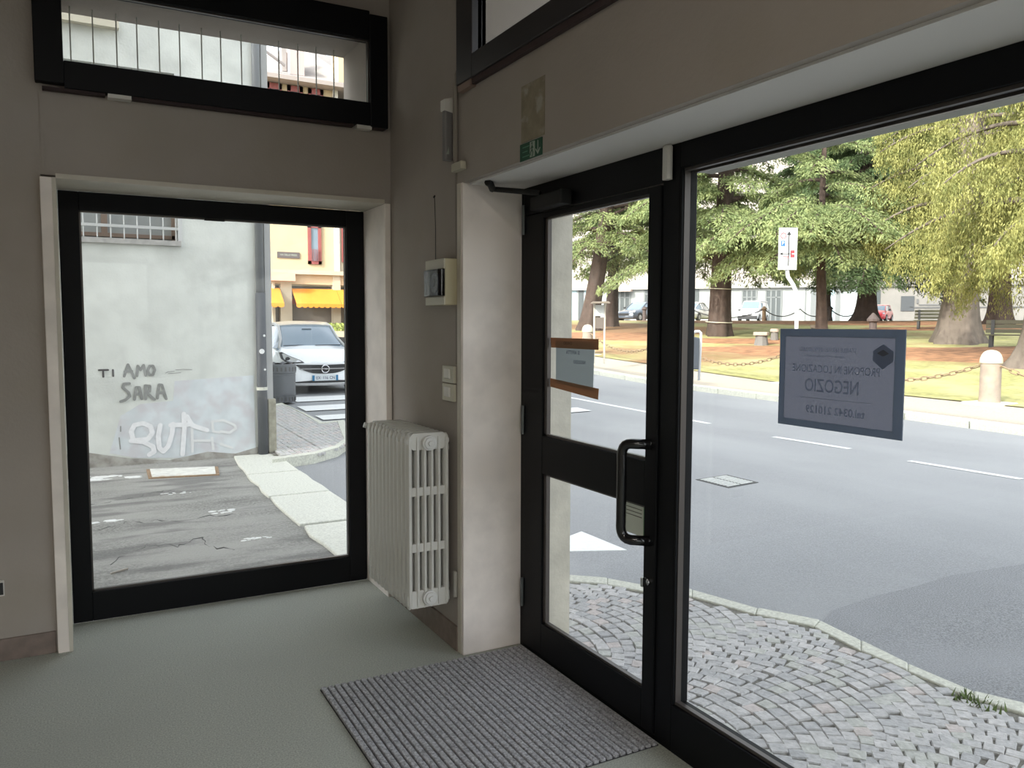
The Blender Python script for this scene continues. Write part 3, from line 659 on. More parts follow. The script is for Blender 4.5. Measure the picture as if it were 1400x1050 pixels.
for ci in range(-2, 3):
    for k in range(0, 120):
        for j in range(14):
            an = -.62+(j+.5)*1.24/14; x = 2.1+ci*.9+.75*math.sin(an); y = 9.3+k*.07+.75*math.cos(an)-.75
            if inside(x, y, ipoly) and x > 2.02:
                v = random.randrange(15); mbs[pal[v]].M = Matrix.Translation((x, y, G(x, y)+.108)) @ Matrix.Rotation(-an, 4, 'Z'); mbs[pal[v]].add(cme[v].v, cme[v].f)
for g, b in enumerate(mbs):
    b.M = None
    if b.v: rel(tag(b.build('cobbles', M['cob%d' % (3 if g == 2 else g)], IS), kind='stuff'), IS)
for (xl, y0_, y1_) in ((396, 542.5, 549), (409, 555, 562), (436, 569, 575.5)):
    P = [ground(xl, y1_), ground(560, y1_+1), ground(560, y0_+1), ground(xl-6, y0_)]
    b = MB(); xa_ = P[0].x; yA, yB = ground(440, y1_).y, ground(440, y0_).y
    xL = ground(xl, (y0_+y1_)/2).x
    b = grid_mesh([xL]+fr(math.ceil(xL*2)/2, 8.6, .5), [yA+(yB-yA)*k/4 for k in range(5)], lambda x, y: G(x, y)+.016)
    b.build('zebra_bar', M['white_paint'], RD)
# ---- neighbour building with graffiti
NY = 9.65
NB = empty('neighbour_building', (1.0, NY, 0), label='grey plastered corner building with graffiti across the alley', cat='building')
def nb(o): return rel(o, NB)
plaster = layered(layered(mat('grey_plaster', (.66, .68, .64), .9, var=.10, scale=4, bump=.35, bscale=45), (.74, .76, .72), 1.3, .45, .7, .5), (.50, .505, .48), 3.5, .52, .78, .4)
NX = 2.0; XW = 1.095
a = MB(); a.box(-9, NX, NY, NY+14, -.3, 2.40); a.box(XW, NX, NY, NY+14, 2.40, 4.2); a.box(-9, XW, NY+.30, NY+14, 2.40, 4.2); a.box(-9, NX, NY, NY+14, 4.2, 4.66); a.box(.45, NX, NY, NY+14, 4.66, 6.2); a.box(-9, .45, NY+.25, NY+14, 4.66, 6.2); a.box(-9, NX, NY, NY+14, 6.2, 8.0)
nb(a.build('wall', plaster, NB))
# weathered lower zone and overpaint patch
a = MB(); pts = []
for k in range(15): x = .05+k*.128; pts.append((x, NY-.004, .45+.14*math.sin(k*1.3)+.35*(k/14)))
a.prism([(.62+.0, NY-.004, .62), (.95, NY-.004, .64), (.97, NY-.004, .86), (1.82, NY-.004, .90), (1.83, NY-.004, .02), (1.2, NY-.004, -.02), (.55, NY-.004, .03), (.30, NY-.004, .10), (.42, NY-.004, .5)], (0, .0035, 0))
nb(a.build('overpaint', layered(mat('bluish_overpaint', (.64, .68, .70), .9, var=.08, scale=5), (.59, .57, .59), 6, .45, .65, .8), NB))
a = MB(); a.prism([(x, NY-.006, z) for x, z in ((-1, -.2), (1.85, -.2), (1.85, .06), (1.6, .00), (1.3, .045), (.9, -.02), (.5, .03), (.1, .12), (-1, .1))], (0, .005, 0))
nb(a.build('damp_base', layered(mat('damp_foot', (.30, .28, .25), .95, var=.2, scale=12), (.46, .45, .42), 8, .4, .6, .8), NB))
GO = Vector((0, NY-.007, 0)); GU = Vector((1, 0, 0)); GV = Vector((0, 0, 1)); GN = Vector((0, -1, 0))
def strokes(S, wd, m, name):
    b = MB()
    for s in S:
        P = [hit(px, py, 1, NY) for px, py in s]; b.ribbon([(p.x, p.z) for p in P], wd, GO, GU, GV, GN, .002)
    return nb(b.build(name, m, NB))
# letters traced as strokes at their places on the wall
def zc(pts): return [(120+x*240/1400, 480+y*160/933) for x, y in pts]
TI = [zc([(88, 152), (162, 150)]), zc([(122, 152), (124, 205)]), zc([(200, 150), (203, 198)])]
AMO = [zc([(290, 200), (320, 108), (372, 215)]), zc([(296, 165), (352, 160)]), zc([(392, 198), (398, 118), (420, 150), (445, 112), (462, 195)]), zc([(492, 118), (478, 155), (490, 190), (520, 188), (534, 150), (520, 118), (492, 118)])]
SARA = [zc([(332, 258), (290, 262), (278, 290), (325, 330), (335, 360), (300, 390), (262, 402)]), zc([(372, 385), (385, 290), (412, 290), (430, 380)]), zc([(380, 345), (420, 340)]), zc([(462, 380), (458, 275), (495, 280), (492, 320), (462, 325), (530, 385)]), zc([(555, 375), (568, 268), (590, 270), (625, 380)]), zc([(560, 335), (610, 330)])]
gp = mat('graffiti_grey', (.27, .275, .265), .8, var=.15, scale=20)
strokes(TI, .020, mat('graffiti_dark', (.085, .08, .08), .8), 'graffiti_stroke')
strokes(AMO, .028, gp, 'graffiti_stroke'); strokes(SARA, .030, gp, 'graffiti_stroke')
B1 = [zc([(360, 700), (345, 640), (370, 590), (440, 575), (500, 600), (515, 650), (480, 700), (345, 715), (440, 722), (520, 760), (530, 800), (490, 825)]), zc([(578, 590), (560, 680), (570, 770), (600, 800)]), zc([(680, 580), (672, 660), (640, 760), (600, 800)]),
      zc([(745, 590), (795, 820)][::1]), zc([(660, 590), (800, 585)]), zc([(765, 500), (770, 620), (755, 820)]), zc([(790, 520), (830, 590), (950, 630)]), zc([(830, 600), (835, 800)]), zc([(835, 715), (970, 712)]),
      zc([(990, 560), (1000, 640), (1050, 650)]), zc([(1000, 560), (1080, 550), (1170, 590), (1180, 615), (1130, 650), (1060, 640)]), zc([(990, 690), (1000, 780)]), zc([(1060, 740), (1150, 770)])]
strokes([B1[0], B1[1], B1[2], B1[4], B1[5], B1[6]], .050, mat('graffiti_white', (.80, .80, .81), .85, var=.05, scale=20), 'graffiti_stroke')
strokes(B1[7:], .028, mat('graffiti_faint', (.73, .735, .73), .85), 'graffiti_stroke')
strokes([zc([(262, 600), (262, 640)]), zc([(250, 690), (260, 780)])], .012, gp, 'graffiti_stroke')
strokes([zc([(620, 175), (640, 165), (690, 160)]), zc([(640, 180), (740, 172)]), zc([(700, 150), (760, 145), (830, 148)])], .006, gp, 'graffiti_stroke')
# barred window
pane = mat('frosted_pane', (.40, .42, .41), .25)
wdw = nb(MB().box(-9, XW-.03, NY+.20, NY+.24, 2.40, 4.2).build('window', pane, NB))
b = MB(); b.box(-9, XW-.02, NY-.03, NY+.2, 2.345, 2.40); nb(b.build('window_sill', mat('stone_sill', (.42, .41, .39), .8, var=.15, scale=15), NB))
nb(MB().box(XW-.045, XW, NY-.005, NY+.3, 2.40, 4.2).build('window_jamb', mat('white_jamb', (.60, .61, .60), .8), NB))
b = MB(); b.box(-1.5, XW-.06, NY+.17, NY+.20, 2.43, 2.47); b.box(.30, .36, NY+.17, NY+.20, 2.47, 4.2); b.box(1.0, 1.05, NY+.17, NY+.20, 2.40, 4.2)
nb(b.build('window_mullion', mat('brown_wood', (.30, .22, .17), .6), NB))
for k in range(18):
    x = 1.03-.129*k; b = MB(); b.cyl((x, NY+.03, 2.40), (x, NY+.03, 4.2), .008, 6); nb(b.build('window_bar', mat('pale_bar', (.55, .56, .55), .5) if k == 0 else bpy.data.materials['pale_bar'], NB))
b = MB(); b.box(-1.5, XW, NY+.02, NY+.04, 2.52, 2.55); b.box(-1.5, XW, NY+.02, NY+.04, 2.66, 2.68)
nb(b.build('window_cross_bar', bpy.data.materials['pale_bar'], NB))
b = MB(); b.box(-9, .52, NY-.09, NY, 4.56, 4.66); nb(b.build('upper_sill', mat('cream_sill', (.60, .56, .45), .8), NB))
# downpipe and corner strip
b = MB(); b.cyl((1.905, NY-.05, 1.80), (1.905, NY-.05, 7.9), .047, 12); nb(b.build('downpipe', mat('grey_pipe', (.22, .23, .24), .5), NB, smooth=True))
b = MB(); b.cyl((1.905, NY-.055, -.08), (1.905, NY-.055, 1.85), .056, 14); nb(b.build('downpipe_foot', mat('dark_pipe', (.085, .09, .10), .5), NB, smooth=True))
for z in (.73,): b = MB(); b.cyl((1.905, NY-.055, z), (1.905, NY-.055, z+.035), .062, 14); nb(b.build('pipe_clamp', M['kerb'], NB))
for sx_, sz_, sr_ in ((1.90, 1.18, .03), (1.93, 1.36, .014), (1.93, .97, .012)): nb(MB().cyl((sx_, NY-.114, sz_), (sx_, NY-.100, sz_), sr_, 9).build('sticker', M['white_paint'], NB))
b = MB(); b.box(1.965, 2.035, NY-.03, NY+.1, .0, 8.0); nb(b.build('corner_strip', mat('pale_strip', (.44, .44, .43), .85, var=.05), NB))
b = MB(); b.box(1.975, 2.06, NY-.05, NY+.12, -.2, .62); nb(b.build('corner_guard', mat('concrete_guard', (.36, .34, .27), .9, var=.2, scale=15), NB))
nb(MB().box(-9.3, NX+.05, NY-.05, NY+14.3, 8.0, 8.15).build('eaves', M['rust'], NB))
# ================= cars
def paint(name, c): return mat(name, c, .3, .0, coat=.8, spec=.5)
M['tyre'] = mat('tyre', (.02, .02, .02), .8); M['rim'] = mat('wheel_rim', (.35, .35, .36), .35, .8)
M['carglass'] = mat('car_glass', (.16, .22, .27), .08, .0, spec=.9, coat=.4); M['lamp'] = mat('lamp_glass', (.45, .46, .47), .1, .4, coat=1)
M['carblack'] = mat('car_black_trim', (.018, .018, .02), .4)
def loft(secs, caps=True):
    b = MB(); n = len(secs[0])
    for s in secs: b.v += [tuple(p) for p in s]
    for i in range(len(secs)-1):
        for k in range(n): b.f.append((i*n+k, i*n+(k+1) % n, (i+1)*n+(k+1) % n, (i+1)*n+k))
    if caps: b.f += [tuple(range(n-1, -1, -1)), tuple(range((len(secs)-1)*n, len(secs)*n))]
    return b
def half(prof): return prof+[(-x, z) for x, z in prof[::-1]]
def body_sec(y, w, zb, zt, crown=.03, tuck=.9):
    h = zt-zb
    return [(x, y, z) for x, z in half([(w*.35, zb), (w*.82, zb), (w*.96, zb+.12*h), (w, zb+.38*h), (w*.985, zb+.62*h), (w*tuck, zb+.86*h), (w*tuck*.86, zt), (w*.35, zt+crown)])]
# nose at y=0, car runs to +y; x across
def make_car(name, label, group, pm_, L, W, H, kind='hatch', roofm=None, detail=False):
    root = empty(name, label=label, cat='car' if kind != 'van' else 'van', group=group); w = W/2
    s = H/1.48
    if kind == 'van':
        st = [(0, .72, .25, .62), (.06, .88, .20, .80), (.30, .97, .2, .92), (.9, 1, .2, 1.06), (1.2, 1, .2, 1.10), (L-.1, 1, .2, 1.10), (L, .97, .25, 1.06)]
        gh = [(1.0, .80, 1.10, 1.12), (1.65, .88, 1.10, 1.76), (2.0, .90, 1.10, H-.02), (L-.15, .92, 1.10, H), (L-.03, .90, 1.10, H-.05)]
    elif kind == 'sedan':
        st = [(0, .70, .25, .58), (.08, .88, .2, .66), (.45, .97, .18, .74), (1.2, 1, .18, .88), (3.3, 1, .18, .95), (L-.25, .94, .2, .96), (L, .80, .28, .84)]
        gh = [(1.15, .78, .86, .88), (1.95, .80, .86, H-.05), (2.5, .82, .86, H), (3.1, .80, .86, H-.04), (L-.55, .72, .90, .97)]
    else:
        st = [(0, .60, .27, .66), (.05, .78, .22, .70), (.16, .90, .20, .76), (.42, .98, .19, .84), (.95, 1, .19, .95), (1.3, 1, .19, .98), (L-.3, 1, .19, 1.0), (L-.05, .92, .22, .98), (L, .85, .28, .90)]
        gh = [(.92, .80, .93, .95), (1.25, .80, .93, 1.14), (1.68, .74, .93, H-.07), (2.1, .74, .93, H), (3.1, .76, .93, H-.02), (L-.25, .74, .93, H-.14), (L-.05, .72, .93, 1.0)]
    secs = [body_sec(y, w*k, zb, zt) for y, k, zb, zt in st]
    loft(secs).build('body', pm_, root, smooth=False, angle=38)
    g = []
    for y, k, zb, zt in gh:
        h = zt-zb; g.append([(x, y, z) for x, z in half([(w*k*1.08, zb-.04), (w*(k+.10), zb), (w*(k*.90), zb+h*.80), (w*(k*.82), zt-.02*h), (w*k*.4, zt+.01)])])
    glassy = loft(g)
    glassy.build('windows', M['carglass'] if kind != 'van' else pm_, root, angle=30)
    # roof skin and pillars
    e = .012; b = MB(); i0 = 2
    top = [(y, k, zt) for y, k, zb, zt in gh[i0:-1]]
    rs = [[(x, y, z) for x, z in half([(w*k*.90+e, zt-.055), (w*k*.84+e, zt+.005), (w*k*.4, zt+.03)])] for y, k, zt in top]
    loft(rs).build('roof', roofm or pm_, root, angle=40)
    for sx in (-1, 1):
        P = [(sx*w*(k*1.0+.02), y, zt-.03) for y, k, zb, zt in gh[:1]]+[(sx*(w*k*.86+.01), y, zt-.02) for y, k, zb, zt in gh[1:]]
        MB().tube(P, .030, 6).build('pillar', roofm or pm_, root, smooth=True)
        if kind != 'van':
            y1 = (gh[2][0]+gh[-2][0])/2+.15
            MB().prism([(sx*w*.97, y1, .95), (sx*w*.97, y1+.09, .95), (sx*w*.70, y1+.07, H-.06), (sx*w*.70, y1, H-.06)], (sx*.02, 0, 0)).build('pillar', pm_, root)
    if kind == 'van':
        ws = MB().prism([(-w*.80, 1.02, 1.14), (w*.80, 1.02, 1.14), (w*.76, 1.60, 1.70), (-w*.76, 1.60, 1.70)], (0, -.03, .03)); ws.build('windscreen', M['carglass'], root)
        for sx in (-1, 1): MB().prism([(sx*w*.955, 1.35, 1.14), (sx*w*.955, 2.1, 1.14), (sx*w*.86, 2.1, 1.62), (sx*w*.86, 1.70, 1.62)], (sx*.03, 0, 0)).build('side_window', M['carglass'], root)
        MB().box(-w*.9, w*.9, -.03, .10, .22, .50).build('bumper', M['carblack'], root, bevel=.03)
    # wheels
    for sx in (-1, 1):
        for yw in (.80, L-.72):
            cx = sx*(w-.10); r_ = .30
            b = MB(); b.cyl((cx-sx*.1, yw, r_), (cx+sx*.105, yw, r_), r_, 22); wh = b.build('wheel', M['tyre'], root, bevel=.02)
            MB().cyl((cx+sx*.09, yw, r_), (cx+sx*.112, yw, r_), r_*.62, 12).build('rim', M['rim'], wh)
            b = MB(); n = 14
            ar = [(sx*(w+.004), yw+math.cos(math.pi*k/n)*(r_+.05), r_+math.sin(math.pi*k/n)*(r_+.05)) for k in range(n+1)]
            b.prism(ar, (-sx*.12, 0, 0)); b.build('wheel_arch', M['carblack'], root)
        MB().cham(min(sx*w*.98, sx*(w+.20)), max(sx*w*.98, sx*(w+.20)), gh[0][0]+.30, gh[0][0]+.42, .95, 1.08, .03).build('door_mirror', M['carblack'], root, bevel=.02)
    if not detail:
        for sx in (-1, 1): MB().prism([(sx*w*.50, .04, .60), (sx*w*.93, .22, .64), (sx*w*.93, .30, .76), (sx*w*.52, .10, .70)], (0, -.04, .02)).build('headlight', M['lamp'], root)
        MB().box(-w*.5, w*.5, -.015, .02, .42, .58).build('grille', M['carblack'], root)
    return root, w
GL = 'parked cars beyond the park'
car, w = make_car('hatchback_car', 'white hatchback parked facing us behind the round litter bin', None, paint('white_car_paint', (.85, .87, .89)), 4.0, 1.74, 1.47, roofm=mat('silver_roof', (.45, .45, .44), .3, coat=.5), detail=True)
ca, sa = R(head(443)), 16.7
car.location = (sa*math.sin(ca), sa*math.cos(ca), .06); car.rotation_euler = (0, 0, R(-1.5))
# front details (nose face y from 0 at centre to .16 at the corners)
def fy(x): return -.018+.20*(abs(x)/.87)**2.6
def face(pts, th=.03, dy=0.0):
    b = MB(); n = len(pts); v = [(x, fy(x)-.012-th+dy, z) for x, z in pts]+[(x, fy(x)+.06+dy, z) for x, z in pts]
    return b.add(v, [tuple(range(n))]+[tuple(range(2*n-1, n-1, -1))]+[(i, n+i, n+(i+1) % n, (i+1) % n) for i in range(n)])
def strips(zf0, zf1, x0, x1, n, th=.02, dy=0):
    b = MB()
    for i in range(n):
        a, c = x0+(x1-x0)*i/n, x0+(x1-x0)*(i+1)/n; q = face([(a, zf0(a)), (c, zf0(c)), (c, zf1(c)), (a, zf1(a))], th, dy); b.add(q.v, q.f)
    return b
strips(lambda x: .20+.02*abs(x), lambda x: .66-.02*abs(x), -.80, .80, 14, .012, .0).build('bumper', car.children[0].data.materials[0], car)
strips(lambda x: .44+.17*min(1, abs(x)/.56)**3, lambda x: .615+.02*abs(x), -.56, .56, 14, .03).build('grille', M['carblack'], car)
strips(lambda x: .53, lambda x: .548, -.50, .50, 10, .045).build('grille_bar', M['rim'], car)
strips(lambda x: .255, lambda x: .31-.05*(abs(x)/.75)**2, -.75, .75, 12, .03).build('air_intake', M['carblack'], car)
strips(lambda x: .205, lambda x: .235, -.80, .80, 12, .045).build('lower_lip', M['rim'], car)
def ring(cx, cz, r0, tr, y): return [(cx+r0*math.cos(t), y, cz+r0*math.sin(t)) for t in [2*math.pi*i/24 for i in range(24)]]
b = MB(); b.tube(ring(0, .535, .075, 0, -.085), .011, 8, close=True); b.build('round_emblem', M['chrome'], car)
MB().prism([(x, -.09, z) for x, z in ((-.12, .548), (-.01, .548), (.02, .528), (.11, .522), (.01, .522), (-.03, .541))], (0, .012, 0)).build('emblem_bolt', M['chrome'], car)
pl_ = MB().box(-.26, .26, -.075, -.05, .30, .41).build('number_plate', mat('plate_white', (.62, .66, .68), .5), car)
MB().box(-.26, -.215, -.079, -.074, .30, .41).build('plate_band', mat('plate_blue', (.02, .16, .32), .5), pl_); MB().box(.215, .26, -.079, -.074, .30, .41).build('plate_band', bpy.data.materials['plate_blue'], pl_)
for tx_, px_ in (('EX', -.14), ('116', 0), ('CN', .14)): text_mb(tx_, .085, Vector((px_, -.079, .355)), Vector((1, 0, 0)), Vector((0, 0, 1)), Vector((0, -1, 0)), .001, sx=.9).build('plate_text', M['ink'], pl_)
for sx in (-1, 1):
    pts = [(.40, .665), (.55, .655), (.74, .68), (.80, .74), (.81, .86), (.77, .87), (.66, .80), (.48, .72)]
    P = [(sx*x, z) for x, z in pts]; n = len(P)
    yh = lambda x, z: fy(x)-.02+max(0, z-.68)*1.25*(abs(x)/.8)
    def hl(P, th, s=1.0):
        cx, cz = sum(p[0] for p in P)/n, sum(p[1] for p in P)/n; Q = [(cx+(x-cx)*s, cz+(z-cz)*s) for x, z in P]
        return MB().add([(x, yh(x, z)-th, z) for x, z in Q]+[(x, yh(x, z)+.10, z) for x, z in Q], [tuple(range(n)), tuple(range(2*n-1, n-1, -1))]+[(i, n+i, n+(i+1) % n, (i+1) % n) for i in range(n)])
    h = hl(P, .018).build('headlight', M['carblack'], car)
    hl(P, .024, .80).build('lamp_glass', M['lamp'], h)
    b = MB(); b.cyl((sx*.70, yh(.7, .74)-.045, .735), (sx*.70, yh(.7, .74), .735), .045, 14); b.build('lamp_ring', M['carblack'], h)
    # fog lamp recess
    b = MB(); P2 = [(sx*x, z) for x, z in ((.60, .32), (.78, .33), (.80, .42), (.72, .43))]; face(P2, .02).build('fog_recess', M['carblack'], car)
b = MB(); b.tube([(-.62, .93, .985), (-.05, 1.0, .99)], .008, 6); b.tube([(.05, .95, .985), (.60, .98, .99)], .008, 6); b.build('wiper', M['carblack'], car)
MB().box(-.1, .1, 1.52, 1.54, 1.28, 1.33).build('rear_view_mirror', M['carblack'], car)
# ================= bin, posts, fence of bollards and chains
bx_, by_ = polar(386, 15.2)
bn = empty('litter_bin', (bx_, by_, G(bx_, by_)+.03), label='dark grey round perforated street litter bin in front of the white hatchback', cat='litter bin')
gb = mat('bin_grey', (.10, .105, .115), .5)
MB().lathe((0, 0, 0), [(.15, 0), (.215, .015), (.22, .12), (.222, .53), (.235, .54), (.235, .69), (.215, .70), (.20, .66), (.16, .655)], 24).build('drum', gb, bn, angle=30)
for k in range(20):
    a_ = 2*math.pi*k/20; c_, s__ = math.cos(a_), math.sin(a_)
    for z, h in ((.035, .07), (.57, .075)):
        r_ = .222 if z < .3 else .2365; b = MB(); b.M = Matrix.Rotation(a_, 4, 'Z'); b.box(r_-.004, r_+.002, -.016, .016, z, z+h); b.M = None
        b.build('slot', M['iron_dark'], bn)
for z in (.14, .50): MB().tube([(.226*math.cos(t), .226*math.sin(t), z) for t in [2*math.pi*i/24 for i in range(24)]], .006, 5, close=True).build('band', gb, bn)
b = MB()
for k in range(14): a_ = 2*math.pi*k/14; b.add([(0, 0, .66), (.2*math.cos(a_), .2*math.sin(a_), .70+.03*(k % 2)), (.2*math.cos(a_+.45), .2*math.sin(a_+.45), .70+.03*((k+1) % 2))], [(0, 1, 2)])
b.build('bin_bag', M['dark_plastic'], bn)
stone = layered(mat('bollard_stone', (.34, .27, .215), .85, var=.12, scale=8, bump=.4, bscale=40), (.26, .23, .21), 3, .45, .7, .8)
cap_m = mat('bollard_cap', (.50, .46, .36), .8, var=.06, scale=10)
BX = 14.86
by = [BX/math.tan(R(head(px))) for px in (1355.5, 1083, 912, 803)]
by = [by[0]-4.5]+by
bp = empty('stone_bollard', label='', cat='bollard')
MB().box(-.34, .34, -.34, .34, -.12, .035).build('plinth', M['kerb'], bp, bevel=.02)
MB().lathe((0, 0, 0), [(.182, .03), (.178, .10), (.172, .745), (.176, .75)], 24).build('shaft', stone, bp, angle=30)
MB().lathe((0, 0, 0), [(.17, .745), (.190, .76), (.190, .79), (.182, .85), (.160, .91), (.125, .96), (.07, .99), (.01, 1.0)], 24).build('domed_cap', cap_m, bp, angle=50)
MB().tube([(0, -.21, .70), (0, .21, .70)], .018, 8).build('chain_eye', M['rust'], bp)
lab = ['stone bollard beyond the right edge of the photo', 'cream domed stone bollard standing right of the shop sign', 'stone bollard of the park fence hidden behind the shop sign', 'stone bollard behind the black door post', 'cream domed bollard seen above the taped door note']
tops = []
for i, y in enumerate(by):
    o = bp if i == 0 else copy_tree(bp); z = GS(BX, y); o.location = (BX, y, z); o['label'] = lab[i]; o['group'] = 'bollards along the park edge'; tops.append(Vector((BX, y, z+.70)))
lk = MB(); r0 = .0125
pts = []
for k in range(14):
    t_ = 2*math.pi*k/14; pts.append((.060*math.cos(t_)+(.035 if math.cos(t_) > 0 else -.035), .036*math.sin(t_), 0))
lk.tube(pts, r0, 5, close=True); lme = lk.mesh('link', True); lme.materials.append(mat('rusty_chain', (.26, .19, .12), .8, var=.2, scale=40))
clab = ['rusty heavy chain right of the domed bollard', 'rusty heavy chain between the shop sign and the domed bollard', 'rusty chain sagging left of the shop sign', 'rusty chain sagging behind the door glass']
for i in range(4):
    a_, b_ = tops[i]+Vector((0, .215, 0)), tops[i+1]-Vector((0, .215, 0)); n = int(4.6/.155)
    ch = empty('barrier_chain', a_, label=clab[i], cat='chain', group='chains between the bollards')
    sag = .42; pp_ = [a_.lerp(b_, t_)-Vector((0, 0, sag*4*t_*(1-t_))) for t_ in [k/n for k in range(n+1)]]
    for k in range(n):
        d = pp_[k+1]-pp_[k]; o = bpy.data.objects.new('link', lme); C.objects.link(o); o.parent = ch
        o.location = (pp_[k]+pp_[k+1])/2-a_
        q = d.to_track_quat('X', 'Z').to_matrix().to_4x4() @ Matrix.Rotation(math.pi/2*(k % 2)+.3, 4, 'X'); o.rotation_euler = q.to_euler(); o.scale = (d.length/.155*1.0, 1, 1)
# crooked pole with the traffic panel
wp_ = mat('white_pole', (.70, .70, .70), .4)
sx_, sy_ = polar(1087, 18.0); z0 = GS(sx_, sy_)
sp = empty('sign_pole', (sx_, sy_, z0), label='white bent pole carrying a narrow traffic sign panel above the shop sign', cat='street sign')
Fz = lambda py, px=1087: hit(px, py, 1, sy_).z-z0
cr, vr = Vector((rt.x, rt.y, 0)).normalized(), None
c0 = Vector((0, 0, 0))
def off(px): return cr*((px-1087)*18.0*math.cos(R(head(1087)-math.degrees(YAW)))/F_PX)
MB().tube([off(1088)+Vector((0, 0, -.05)), off(1087.5)+Vector((0, 0, Fz(418))), off(1087)+Vector((0, 0, Fz(402))), off(1082)+Vector((0, 0, Fz(390))), off(1074)+Vector((0, 0, Fz(378))), off(1073)+Vector((0, 0, Fz(371))), off(1073.5)+Vector((0, 0, Fz(330)))], .042, 12).build('pole', wp_, sp, smooth=True)
nn = Vector((-fw.x, -fw.y, 0)).normalized(); pu = cr; zt_, zb_ = Fz(311.5), Fz(369)
pc = off(1071.5)+Vector((0, 0, (zt_+zb_)/2))+nn*.05; hw_, hh_ = 13.2*16.0/F_PX*1.0, (zt_-zb_)/2
def pq(u0, u1, v0, v1, th=.004, d=.0): return MB().prism([pc+pu*u+Vector((0, 0, v))+nn*d for u, v in ((u0, v0), (u1, v0), (u1, v1), (u0, v1))], nn*th)
pq(-hw_, hw_, -hh_, hh_, .02).build('panel', mat('sign_panel_white', (.72, .72, .72), .5), sp)
sgb = mat('sign_black', (.03, .03, .03), .5); sgr = mat('sign_red', (.60, .05, .06), .5); sgbl = mat('sign_blue', (.03, .14, .42), .5)
b = pq(.006, .028, -hh_*.82, hh_*.70, .003, .021); b.build('arrow_shaft', sgb, sp)
MB().prism([pc+pu*u+Vector((0, 0, v))+nn*.021 for u, v in ((-.03, hh_*.66), (.064, hh_*.66), (.017, hh_*.84))], nn*.003).build('arrow_head', sgb, sp)
pq(-.14, .09, -hh_*.26, -hh_*.22, .003, .021).build('cross_arrow', sgb, sp)
MB().prism([pc+pu*u+Vector((0, 0, v))+nn*.021 for u, v in ((-.17, -hh_*.24), (-.11, -hh_*.16), (-.11, -hh_*.32))], nn*.003).build('cross_arrow_head', sgb, sp)
pk = pq(-.15, -.06, hh_*.12, hh_*.38, .003, .021).build('parking_symbol', sgbl, sp)
text_mb('P', .10, pc+pu*(-.105)+Vector((0, 0, hh_*.25)), pu, Vector((0, 0, 1)), nn, .026).build('parking_letter', wp_, pk)
for v in (-.14, -.34): pq(.055, .14, hh_*v-.03, hh_*v+.03, .003, .021).build('red_bar', sgr, sp)
b = MB(); b.tube([pc+nn*.024+pu*(-.10+.055*math.cos(t_))+Vector((0, 0, hh_*.62+.055*math.sin(t_))) for t_ in [2*math.pi*i/18 for i in range(18)]], .008, 5, close=True); b.build('limit_ring', sgr, sp)
for k in range(2): pq(-.10, .02, -hh_*(.36+.06*k)-.006, -hh_*(.36+.06*k)+.006, .003, .021).build('small_print', sgr, sp)
# grey box on white hoop at the far kerb
hx0, hy0 = polar(951, 16.8); z0 = GS(hx0, hy0)
ho = empty('parking_meter', (hx0, hy0, z0), label='dark grey box on a white tubular hoop beside the black door post', cat='street fitting')
def H_(px, py): q = hit(px, py, 1, hy0); return off2(px)+Vector((0, 0, q.z-z0))
def off2(px): return cr*((px-951)*16.8*math.cos(R(head(951)-math.degrees(YAW)))/F_PX)
MB().tube([H_(947, 520), H_(946.5, 458), H_(948, 454), H_(951, 453), H_(955, 453), H_(957.5, 455), H_(957.5, 470), H_(956, 520)], .028, 8).build('hoop', wp_, ho, smooth=True)
b = MB(); P = [H_(px, py)+nn*.06 for px, py in ((940, 504.5), (952.5, 504.5), (953, 462), (941, 459))]; b.prism(P, nn*.16); b.build('box', mat('slate_box', (.09, .10, .115), .5), ho, bevel=.02)
b = MB(); P = [H_(px, py)+nn*.225 for px, py in ((941.5, 503), (943.5, 503), (944, 463), (942, 462))]; b.prism(P, nn*.01); b.build('box_edge', mat('pale_edge', (.30, .32, .34), .5), ho)
# notice board seen through the door
nx_, ny_ = polar(819, 22.0); z0 = GS(nx_, ny_)
no_ = empty('notice_board', (nx_, ny_, z0), label='small roofed park notice board on two white legs seen through the door', cat='notice board')
def N2(px, py): return cr*((px-819)*22.0*math.cos(R(head(819)-math.degrees(YAW)))/F_PX)+Vector((0, 0, hit(px, py, 1, ny_).z-z0))
for px in (812, 826): MB().tube([N2(px, 497), N2(px, 415)], .028, 8).build('leg', mat('pale_wood_leg', (.55, .50, .42), .7) if px == 812 else bpy.data.materials['pale_wood_leg'], no_)
MB().prism([N2(813, 432), N2(825, 432), N2(825, 417), N2(813, 417)], nn*.03).build('panel', mat('notice_paper', (.60, .60, .57), .6), no_)
MB().prism([N2(813, 449), N2(825, 449), N2(825, 434), N2(813, 434)], nn*.02).build('lower_panel', mat('bark_panel', (.16, .13, .11), .8), no_)
MB().prism([N2(806, 415), N2(832, 415), N2(829, 412.5), N2(809, 412.5)], nn*.35).build('roof', mat('board_roof', (.22, .18, .14), .8), no_)
